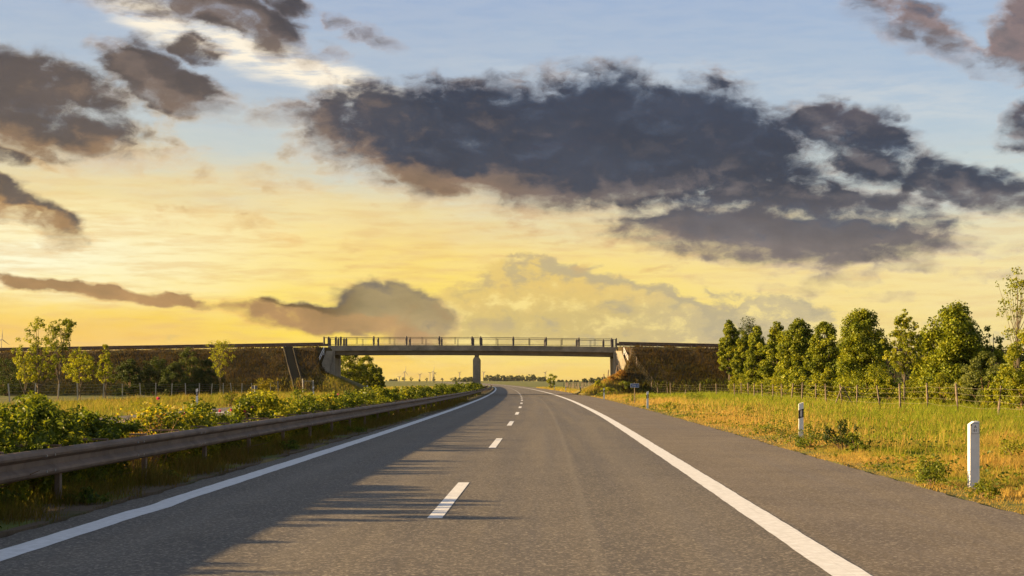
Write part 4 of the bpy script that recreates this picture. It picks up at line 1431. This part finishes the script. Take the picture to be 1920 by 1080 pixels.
# ------------------------------------------------------------------ hedge of roses along the median
AX = -5.17
HG = 'rose bushes growing along the median'
y = 11.2
i = 0
ORD = 'zeroth first second third fourth fifth sixth seventh eighth ninth tenth eleventh twelfth thirteenth fourteenth fifteenth sixteenth seventeenth eighteenth nineteenth twentieth twenty-first twenty-second twenty-third twenty-fourth twenty-fifth twenty-sixth twenty-seventh twenty-eighth twenty-ninth thirtieth thirty-first thirty-second thirty-third thirty-fourth thirty-fifth thirty-sixth thirty-seventh thirty-eighth thirty-ninth fortieth'.split()
cnt_near = cnt_mid = 0
special = {}
while y < 196:
    if 22.7 < y < 25.4:
        y = 25.5
    nearb = y < 23
    step = .85 if nearb else (1.15 if y < 60 else (1.7 if y < 110 else 2.5))
    h = (rng.uniform(.72, .98) if y < 16.8 else rng.uniform(1.25, 1.45) if y < 20 else rng.uniform(1.08, 1.3)) if nearb else rng.uniform(.85, 1.22) if y < 34 else rng.uniform(1.05, 1.34)
    if y > 110:
        h = rng.uniform(1.2, 1.5)
    w = rng.uniform(1.3, 1.6) if y < 110 else rng.uniform(1.8, 2.4)
    n, lf = (4200, .072) if y < 24 else (2500, .08) if y < 45 else (1500, .105) if y < 70 else (900, .14) if y < 120 else (520, .21)
    mat, tint, nm = 'leaf_hedge', .46, 'rose_bush'
    lb = 'leafy green rose bush in the far unbroken stretch of the median hedge'
    if nearb:
        cnt_near += 1
        lb = '%s dense green bush of the hedge end nearest the camera, counted towards the dry gap' % ORD[cnt_near]
    elif y < 62:
        cnt_mid += 1
        lb = '%s rose bush of the median hedge counted from the dry gap towards the bridge' % ORD[cnt_mid]
    if 34.4 < y < 37.5:
        mat, tint, h, w = 'leaf_light', .58, 1.36, 1.75
        nm = 'round_bush'
        lb = 'light green round bush swelling from the hedge, %s plant beyond the dry gap' % ORD[cnt_mid]
    elif 25 < y < 28.6 or 43 < y < 46 or 57 < y < 59:
        tint = .70
        lb = 'yellow tinged rose bush of the hedge, %s plant beyond the dry gap' % ORD[cnt_mid]
    b = bush(lb, float(cx(y)) + AX + rng.uniform(-.08, .08), y, h, w, n, lf, mat, tint, nm, 'bush', HG if nm == 'rose_bush' else 'fine leaved bushes in the hedge', 'full', 30 if y < 60 else 18, .27, .24, 6, z=.03, pushed=.47)
    special[y] = (b, h, w)
    y += step * rng.uniform(.85, 1.15)
    i += 1

# pink blossoms, a few yellow leaf tufts
pet = []
pv = rng.normal(size=(26, 3)); pv = unit(pv) * .022 * rng.uniform(.6, 1, (26, 1))
blossom_me = leaf_mesh('blossom', pv, np.full(26, .038), rng.random(26), unit(pv), .9)
blossom_me.materials.append(M['petal'])
keys = sorted(special)
for px, py in ((308, 743), (391, 749), (420, 750), (440, 755), (479, 763), (494, 749), (637, 739), (652, 759), (355, 756), (350, 760), (466, 770), (700, 742), (735, 731)):
    d_est = (AX - .55) * F_PX / (px - 960) if px != 960 else 50
    k = min(keys, key=lambda q: abs((float(cx(q)) + AX) * F_PX / q - (px - 960)))
    b, h, w = special[k]
    z = hgt(py, k)
    o = link('blossom', blossom_me, None, b, ((px - 960) / F_PX * k - b.location.x, -.25 * w - .1, min(z, h * 1.0) - b.location.z))
    o.rotation_euler = (random.uniform(0, 3), random.uniform(0, 3), random.uniform(0, 3))
yl_p = rng.normal(0, 1, (60, 3)) * np.array([.16, .12, .12])
tuft_me = leaf_mesh('yellow_leaves', yl_p, rng.uniform(.04, .07, 60), rng.uniform(.3, 1, 60), None)
tuft_me.materials.append(M['leaf_yellow'])
for px, py in ((285, 757), (300, 763), (322, 760), (343, 776), (330, 800), (340, 795), (595, 732), (610, 731), (603, 750), (618, 753), (690, 733), (700, 732), (530, 750), (520, 745), (280, 765)):
    k = min(keys, key=lambda q: abs((float(cx(q)) + AX) * F_PX / q - (px - 960)))
    b, h, w = special[k]
    z = hgt(py, k)
    o = link('yellow_leaves', tuft_me, None, b, ((px - 960) / F_PX * k - b.location.x, -.22 * w, min(z, h * .80) - b.location.z))
    o.rotation_euler = (0, 0, random.uniform(0, 6)); o.scale = (1.5, 1.3, .9)

# dry weed in the gap
root = empty('dry_weed', (float(cx(24.1)) + AX + .1, 24.1, .03), 'dry brown weed with thin stalks filling the gap in the hedge', 'weed')
mb = MB(); LP = []
for k in range(150):
    a = Vector((rng.uniform(-.7, .32), rng.uniform(-1.1, 1.2), 0)); hh = rng.uniform(.4, .95)
    tip = a + Vector((rng.normal(0, .16), rng.normal(0, .16), hh))
    mb.tube([a, a.lerp(tip, .5) + Vector((rng.normal(0, .03), 0, 0)), tip], [.006, .005, .003], 3, cap=False)
    for q in range(7):
        u = rng.uniform(.25, 1.05)
        LP.append(a.lerp(tip, u) + Vector((rng.normal(0, .05), rng.normal(0, .05), rng.normal(0, .03))))
mb.build('stalks', M['twig'], root)
LP = np.array([tuple(p) for p in LP])
link('leaves', leaf_mesh('leaves', LP, rng.uniform(.03, .055, len(LP)), rng.random(len(LP)), None), M['leaf_rust'], root)
lp2 = LP[rng.random(len(LP)) < .35] + .02
link('green_leaves', leaf_mesh('green_leaves', lp2, rng.uniform(.03, .06, len(lp2)), rng.random(len(lp2)), None), M['leaf_light'], root)

# weeds under the rail
for px, py, w, h, lb in ((512, 828, .9, .36, 'leafy weed under the rail where the ground strip narrows'), (385, 888, .55, .30, 'broad leaved weed under the rail, second from the left'), (240, 930, .7, .26, 'spreading weed at the edge of the dirt strip under the rail'),
                     (50, 985, .5, .2, 'low weed clump on the dirt at the lower left corner'), (640, 795, .9, .30, 'weed tuft under the rail farther along the dirt strip')):
    d = CAM_H * F_PX / (py + 18 - HOR_Y)
    x = float(cx(d)) - 4.22
    bush(lb, x, d, h * .62, w * .75, 420, .05, 'leaf_hedge', .35, 'weed', 'weed', 'weeds under the crash barrier', 'dome', 16, .3, .2, 5, z=.03)

# shrubs on the right verge
for px, base, wpx, hpx, n, lf, mat, ti, lb in (
        (1750, 908, 96, 58, 1300, .04, 'leaf_hedge', .5, 'low bright green shrub in dry grass left of the white stone post'),
        (1846, 930, 60, 36, 420, .038, 'leaf_light', .38, 'small sprig growing at the foot of the white stone post'),
        (1903, 868, 90, 50, 800, .045, 'leaf_light', .40, 'spreading green shrub in the grass right of the white stone post'),
        (1580, 842, 58, 74, 1700, .045, 'leaf_dark', .3, 'upright dark green juniper like bush on the verge'),
        (1606, 848, 50, 50, 700, .05, 'leaf_hedge', .55, 'pale shrub leaning against the dark upright bush'),
        (1520, 838, 84, 46, 1000, .045, 'leaf_hedge', .40, 'sprawling shrub at the foot of the large marker post'),
        (1474, 822, 60, 28, 500, .045, 'leaf_hedge', .42, 'low shrub left of the large marker post'),
        (1437, 812, 46, 34, 420, .05, 'leaf_hedge', .5, 'thin bush at the left end of the shrubs by the marker post'),
        (1184, 754, 28, 16, 420, .08, 'leaf_hedge', .42, 'green weed clump under the small blue sign'),
        (1254, 766, 30, 18, 420, .08, 'leaf_light', .42, 'green weed clump right of the second marker post'),
        (1296, 752, 66, 14, 900, .09, 'leaf_hedge', .5, 'long low green weed patch in the meadow'),
        (1404, 778, 40, 20, 500, .07, 'leaf_light', .45, 'leafy weed clump in the middle of the verge'),
        (1218, 752, 24, 12, 300, .09, 'leaf_light', .42, 'small weed clump behind the second marker post'),
        (1700, 800, 60, 18, 420, .06, 'leaf_light', .6, 'yellow green weed patch in the tall grass'),
        (1130, 744, 26, 12, 320, .1, 'leaf_hedge', .4, 'green weeds around the third marker post')):
    d = CAM_H * F_PX / (base - HOR_Y)
    bush(lb, at(px, d), d, hpx / F_PX * d * 1.05, wpx / F_PX * d, n, lf, mat, ti, 'verge_shrub', 'shrub', 'shrubs and weeds on the right verge', 'full' if hpx > 50 else 'dome', 22, .3, .2, 6)
for px, py, d, w, lb in ((432, 728, 96, 1.1, 'tall weed clump left of the twin sign beyond the median'), (455, 735, 96, .9, 'lower weed clump next to the twin sign'), (255, 757, 84, 2.2, 'green weed strip at the far verge seen through the gap')):
    bush(lb, at(px, d), d, hgt(py, d), w, 600, .09, 'leaf_light', .5, 'verge_weed', 'weed', 'weeds on the far verge', 'dome', 18, .3)


# ------------------------------------------------------------------ grass
def fbm2(x, y, s, seed):
    r = np.random.default_rng(seed)
    v = 0
    for o in range(5):
        a = r.random() * 6.28; k = s * 1.9 ** o
        v = v + np.sin(x * k * np.cos(a) + y * k * np.sin(a) + r.random() * 6) * np.sin(-x * k * .8 * np.sin(a) + y * k * .9 * np.cos(a) + r.random() * 6) * .62 ** o
    return v


def blades(name, x, y, z, h, w, colr, label=None, lean=.8):
    n = len(x)
    a = rng.random(n) * 6.283
    side = np.stack([np.cos(a), np.sin(a), 0 * a], 1)
    b = rng.random(n) * 6.283
    bend = np.stack([np.cos(b) * rng.random(n) * lean + .06, np.sin(b) * rng.random(n) * lean, 0 * b], 1) * h[:, None]
    P = np.stack([x, y, z - .02], 1)
    up = np.array([0, 0, 1.0])
    m = P + bend * .35 + up * (h * .58)[:, None]
    t = P + bend + up * (h * rng.uniform(.86, 1.0, n))[:, None]
    w = w[:, None]
    V = np.stack([P - side * w * .5, P + side * w * .5, m - side * w * .42, m + side * w * .42, t], 1).reshape(-1, 3)
    k = np.arange(n)[:, None] * 5
    F = np.concatenate([k + np.array([[0, 1, 3]]), k + np.array([[0, 3, 2]]), k + np.array([[2, 3, 4]])], 1).reshape(-1, 3)
    col = np.repeat(np.concatenate([colr, np.ones((n, 1))], 1), 3, axis=0)
    me = raw_mesh(name, V, F, {'hue': ('FACE', col)})
    return tag(link(name, me, M['blade']), kind='stuff')


def palette(n, dryness):
    """Real colours of the blades: straw where dry, green where not."""
    d = np.clip(dryness + rng.normal(0, .2, n), 0, 1)[:, None]
    u = rng.random((n, 1))
    straw = np.array([.50, .35, .105]) * (1 - u) + np.array([.41, .225, .045]) * u
    green = np.array([.125, .19, .016]) * (1 - u) + np.array([.29, .32, .026]) * u
    return (straw * d + green * (1 - d)) * rng.uniform(.75, 1.2, (n, 1))


def scatter(n, o0, o1, y0, y1, power=1.0):
    u = rng.random(n)
    y = y0 + (y1 - y0) * u ** power
    o = rng.uniform(o0, o1, n)
    x = cx(y) + o
    vis = np.abs(x) < y * .345 + 1.5
    return x[vis], y[vis], o[vis]


for (n, y0, y1, o1, wmul, hm) in ((300000, 15, 36, 17, 1.15, 1.0), (130000, 36, 70, 25, 2.2, 1.05), (84000, 70, 178, 27, 4.2, 1.2)):
    x, y, o = scatter(n, 6.35, o1, y0, y1)
    edge = o - right_edge(y)
    k = edge > -.02
    x, y, o, edge = x[k], y[k], o[k], edge[k]
    f1 = fbm2(x, y, .55, 3); f2 = fbm2(x, y, 2.1, 8)
    f3 = fbm2(x, y, 6.0, 14)
    dry = np.clip(1.18 - edge * .23 + .56 * f1 + .24 * f2 + .14 * f3, .0, 1)
    hh = (np.interp(edge, [0, .5, 1.6, 4, 8, 15], [.04, .065, .115, .20, .28, .34]) * (1 + .32 * f2 + .22 * f1 + .22 * f3) * rng.uniform(.35, 1.35, len(x))) * hm
    hh = np.clip(hh, .035, .8)
    thin = rng.random(len(x)) < np.clip(.45 + edge * .5, 0, 1)
    x, y, o, dry, hh = x[thin], y[thin], o[thin], dry[thin], hh[thin]
    blades('grass', x, y, ground(x, y), hh, (.0065 * wmul) * rng.uniform(.7, 1.4, len(x)), palette(len(x), dry))
# seed heads and tall stalks
x, y, o = scatter(12000, 8.0, 24, 17, 120, 1.2)
blades('grass', x, y, ground(x, y), rng.uniform(.25, .52, len(x)), .006 + y * .00012, palette(len(x), np.full(len(x), .85)) * np.array([1.15, 1.1, 1.2]), lean=.5)
# far verge on the left and the meadow before the left fence
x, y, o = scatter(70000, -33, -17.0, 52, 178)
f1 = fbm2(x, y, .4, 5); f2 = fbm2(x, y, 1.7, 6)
blades('grass', x, y, ground(x, y), np.clip(np.interp(-17 - o, [0, 1, 3, 9, 10.6, 11], [.1, .25, .42, .5, .5, .2]) * (1 + .4 * f2), .06, .9) * rng.uniform(.6, 1.2, len(x)), .008 + y * .00016, palette(len(x), .42 + .3 * f1) * np.where(o < -27.6, .30, .8)[:, None])  # grass behind the fence darkened in its colour to stand for shade and haze
# strip under the crash barrier
x, y, o = scatter(42000, -4.62, -3.93, 11, 120, 1.7)
f2 = fbm2(x, y, 1.6, 11)
k = rng.random(len(x)) < np.clip(.35 + .5 * f2 + (-4.25 - o) * 1.6, .03, 1)
x, y, o, f2 = x[k], y[k], o[k], f2[k]
blades('grass', x, y, 0 * x + .02, np.clip((.10 + (-3.98 - o) * .28) * (1 + .5 * f2), .03, .36) * rng.uniform(.5, 1.2, len(x)), .005 + y * .00012, palette(len(x), .5 + .25 * f2) * .42, lean=.7)  # shade under the rail put into the colour of the blades
x, y, o = scatter(30000, -6.4, -4.6, 11, 60, 1.3)
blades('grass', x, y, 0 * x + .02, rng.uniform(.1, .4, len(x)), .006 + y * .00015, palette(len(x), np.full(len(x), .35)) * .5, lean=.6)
# dry growth on the banks
for x0, x1, n in ((-75, -16.3, 40000), (8.0, 42, 30000)):
    x = rng.uniform(x0, x1, n); y = rng.uniform(175.5, 186.5, n)
    z = ez(x, y)
    k = (z > .02) & (np.abs(x) < y * .36) & ~((y > 184.8) & (x > -23.2) & (x < 14.3))
    k &= ~((np.abs((x + 26.2) - (184.2 - y) / 7.6 * 2.3) < .8))
    x, y, z = x[k], y[k], z[k]
    f1 = fbm2(x, y, .5, 21)
    dry = np.clip(.35 + .18 * z + .22 * f1, 0, 1)
    pc = palette(len(x), dry) * np.where((np.abs(x + 4.45) < 16.8)[:, None], np.array([[.8, .8, .8]]), np.array([[.19, .19, .2]]))  # shade of the bank face put into the blade colour, sunlit cones kept bright
    hb = rng.uniform(.15, .5, len(x)) * np.where(z > crest(x) - .35, np.where(fbm2(x, y, 1.5, 41) > .35, .9, .3), 1)
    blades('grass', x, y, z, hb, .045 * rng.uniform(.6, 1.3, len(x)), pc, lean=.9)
# grass on both sides beyond the bridge
x, y, o = scatter(26000, 7.22, 14, 203, 420, 1.6)
blades('grass', x, y, ground(x, y), rng.uniform(.15, .5, len(x)), .02 + y * .00012, palette(len(x), .75 - (o - 6.6) * .08 + .2 * fbm2(x, y, .3, 30)))
x, y, o = scatter(16000, -30, -17.0, 203, 420, 1.6)
blades('grass', x, y, ground(x, y), rng.uniform(.3, .7, len(x)), .03 + y * .00012, palette(len(x), .5 + .2 * fbm2(x, y, .3, 31)))

# broad leaved weeds low in the sward
x, y, o = scatter(60000, 6.5, 22, 16, 95, 1.35)
e = o - right_edge(y)
k = (e > .35) & (fbm2(x, y, .9, 51) + .4 * fbm2(x, y, 3.5, 52) > .28)
x, y, e = x[k], y[k], e[k]
zc = ground(x, y) + rng.uniform(.01, .16, len(x)) * np.clip(e, .3, 1.5)
me = leaf_mesh('ground_cover', np.stack([x, y, zc], 1), rng.uniform(.035, .075, len(x)) * (1 + y * .008), rng.normal(.5, .25, len(x)), np.tile([[-.2, -.2, 1.0]], (len(x), 1)), .7)
tag(link('ground_cover', me, M['leaf_hedge']), kind='stuff')

# ------------------------------------------------------------------ distance
# fan shaped bush on the right verge far beyond the bridge
d = 330.0
bush('fan shaped bush with upright shoots beyond the bridge at the right road edge', at(1034, d), d, hgt(698, d), 3.0, 1500, .22, 'leaf_maple', .45, 'fan_bush', 'bush', None, 'vase', 34, .22, .25, 9)


def far_tree(px, top, d, wpx, lb, group='round trees far off on the left'):
    x = at(px, d); g = float(gz(x, d))
    h = hgt(top, d) - g
    return tree(lb, x, d, h, wpx / F_PX * d, h * .35, 'ovate', 260, .62 * d / 1500, 'leaf_far', 22, .32, .45, 'distant_tree', 'tree', group, limbs=4, trunk_r=.02 * h + .06)


for px, top, d, w, lb in ((742, 708.5, 1500, 7, 'hazy distant tree left of all the turbines but one'), (757, 706.5, 1450, 9, 'round distant tree at the foot of the tall left turbine'), (771, 707, 1300, 6.2, 'egg shaped distant tree right of the tall left turbine'),
                      (786, 711, 1300, 4, 'smallest distant tree below a little turbine'), (799.5, 708.5, 1250, 5.2, 'distant tree left of the turbine pair'), (814, 707, 1250, 6.6, 'round distant tree right of the turbine pair'),
                      (829.5, 708.5, 1250, 5.4, 'lone flat topped distant tree on the field edge'), (850, 707, 1200, 10, 'distant tree leaning left near the small wood by the pier')):
    far_tree(px, top, d, w, lb)


def wood(x0p, x1p, top, d, n, lb, tint=.5):
    """A far-off wood that reads as one mass."""
    xs = np.linspace(at(x0p, d), at(x1p, d), n)
    Ps = []; Ts = []; Os = []
    for x in xs:
        h = (hgt(top, d) - float(gz(x, d))) * rng.uniform(.78, 1.04); wdt = h * rng.uniform(.7, 1.1)
        P, ow, ct, C = clumps(h * .05, h, wdt * .5, 'full', 20, 150, .32)
        Ps.append(P + np.array([x + rng.normal(0, 1.5), d + rng.uniform(-20, 20), float(gz(x, d)) - .3])); Os.append(ow); Ts.append(tint + ct + rng.normal(0, .12, len(P)) + rng.normal(0, .1))
    P = np.concatenate(Ps); Tn = np.concatenate(Ts); Ow = np.concatenate(Os)
    me = leaf_mesh('distant_wood', P, rng.uniform(1.3, 2.4, len(P)) * d / 2000, Tn, Ow, .8)
    tag(link('distant_wood', me, M['leaf_far']), kind='stuff')


wood(908, 1003, 702.5, 2200, 26, '')
wood(860, 886, 706, 1700, 9, '')
wood(1008, 1022, 706, 1900, 6, '')
wood(1046, 1082, 712, 1600, 14, '')
wood(1090, 1135, 708, 1300, 14, '')
wood(728, 742, 711, 2200, 8, '')
wood(560, 740, 713, 2600, 34, '')
wood(1120, 1330, 706, 1900, 50, '')
wood(-120, 620, 713, 3000, 110, '')


def turbine(px, hub, d, blade_px, a0, lb, yaw=.5):
    x = at(px, d); g = float(gz(x, d))
    H = hgt(hub, d) - g
    root = empty('wind_turbine', (x, d, g), lb, 'wind turbine', 'wind turbines on the horizon', rz=yaw)
    k = d / F_PX
    mb = MB(); mb.tube([(0, 0, -1), (0, 0, H)], [1.05 * k, .6 * k], 10); mb.build('tower', M['turbine'], root)
    mb = MB(); mb.box(-.7 * k, .7 * k, -1.6 * k, 1.6 * k, H - .6 * k, H + .8 * k, .2 * k); mb.build('nacelle', M['turbine'], root)
    mb = MB(); mb.tube([(0, -1.6 * k, H), (0, -2.4 * k, H)], [.7 * k, .3 * k], 8); mb.build('hub', M['turbine'], root)
    L = blade_px * k
    for j in range(3):
        a = a0 + j * 2.0944
        u = Vector((math.sin(a), 0, math.cos(a))); s = Vector((math.cos(a), 0, -math.sin(a)))
        c = Vector((0, -2.0 * k, H))
        w = max(.8 * k, L * .055)
        v = [c + u * .3 * k - s * w * .5, c + u * .3 * k + s * w * .5, c + u * L * .3 + s * w * .9, c + u * L + s * w * .15, c + u * L - s * w * .15, c + u * L * .3 - s * w * .4]
        v2 = [p + Vector((0, -.25 * k, 0)) for p in v]
        n = len(v)
        MB().add(v + v2, [tuple(range(n - 1, -1, -1)), tuple(range(n, 2 * n))] + [(i, (i + 1) % n, n + (i + 1) % n, n + i) for i in range(n)]).build('blade', M['turbine'], root)


for px, hub, d, bl, a0, lb, yw in ((2.5, 636, 2600, 20, 0.05, 'large wind turbine cut by the left picture edge above the barrier', .9), (758.5, 697, 5200, 11, .15, 'tall wind turbine over the round trees, left of the pier', 1.0), (787, 702.5, 6200, 5, .9, 'short turbine with stubby blades, second from the left under the deck', .3),
                               (806, 699.5, 6000, 5, 1.0, 'slim turbine left of the crossed pair', .2), (811.5, 696.5, 5200, 10, .2, 'tallest turbine of the crossed pair', .7), (813.5, 699.5, 6000, 6, 1.4, 'lower turbine right behind the crossed pair', .6),
                               (861.5, 699, 6000, 4.5, .9, 'single turbine left of the bridge pier', .3), (906.5, 698.5, 6000, 4.5, 1.0, 'single turbine close to the right side of the pier', .3), (1022, 698.5, 6000, 4.5, .6, 'turbine standing over the fan shaped bush', .4),
                               (748.5, 707, 6500, 4, .8, 'tiny turbine low among the distant trees at left', .3)):
    turbine(px, hub, d, bl, a0, lb, yw)

# ------------------------------------------------------------------ evening air
m, t, out = material('evening_air')
pv = t.n.new('ShaderNodeVolumePrincipled')
pv.inputs['Color'].default_value = (.97, .93, .86, 1)
pv.inputs['Density'].default_value = .00003
pv.inputs['Anisotropy'].default_value = .55
t.l.new(pv.outputs[0], out.inputs['Volume'])
mb = MB(); mb.box(-9700, 9700, -120, 9400, -4, 100)
tag(mb.build('haze', m), kind='stuff')
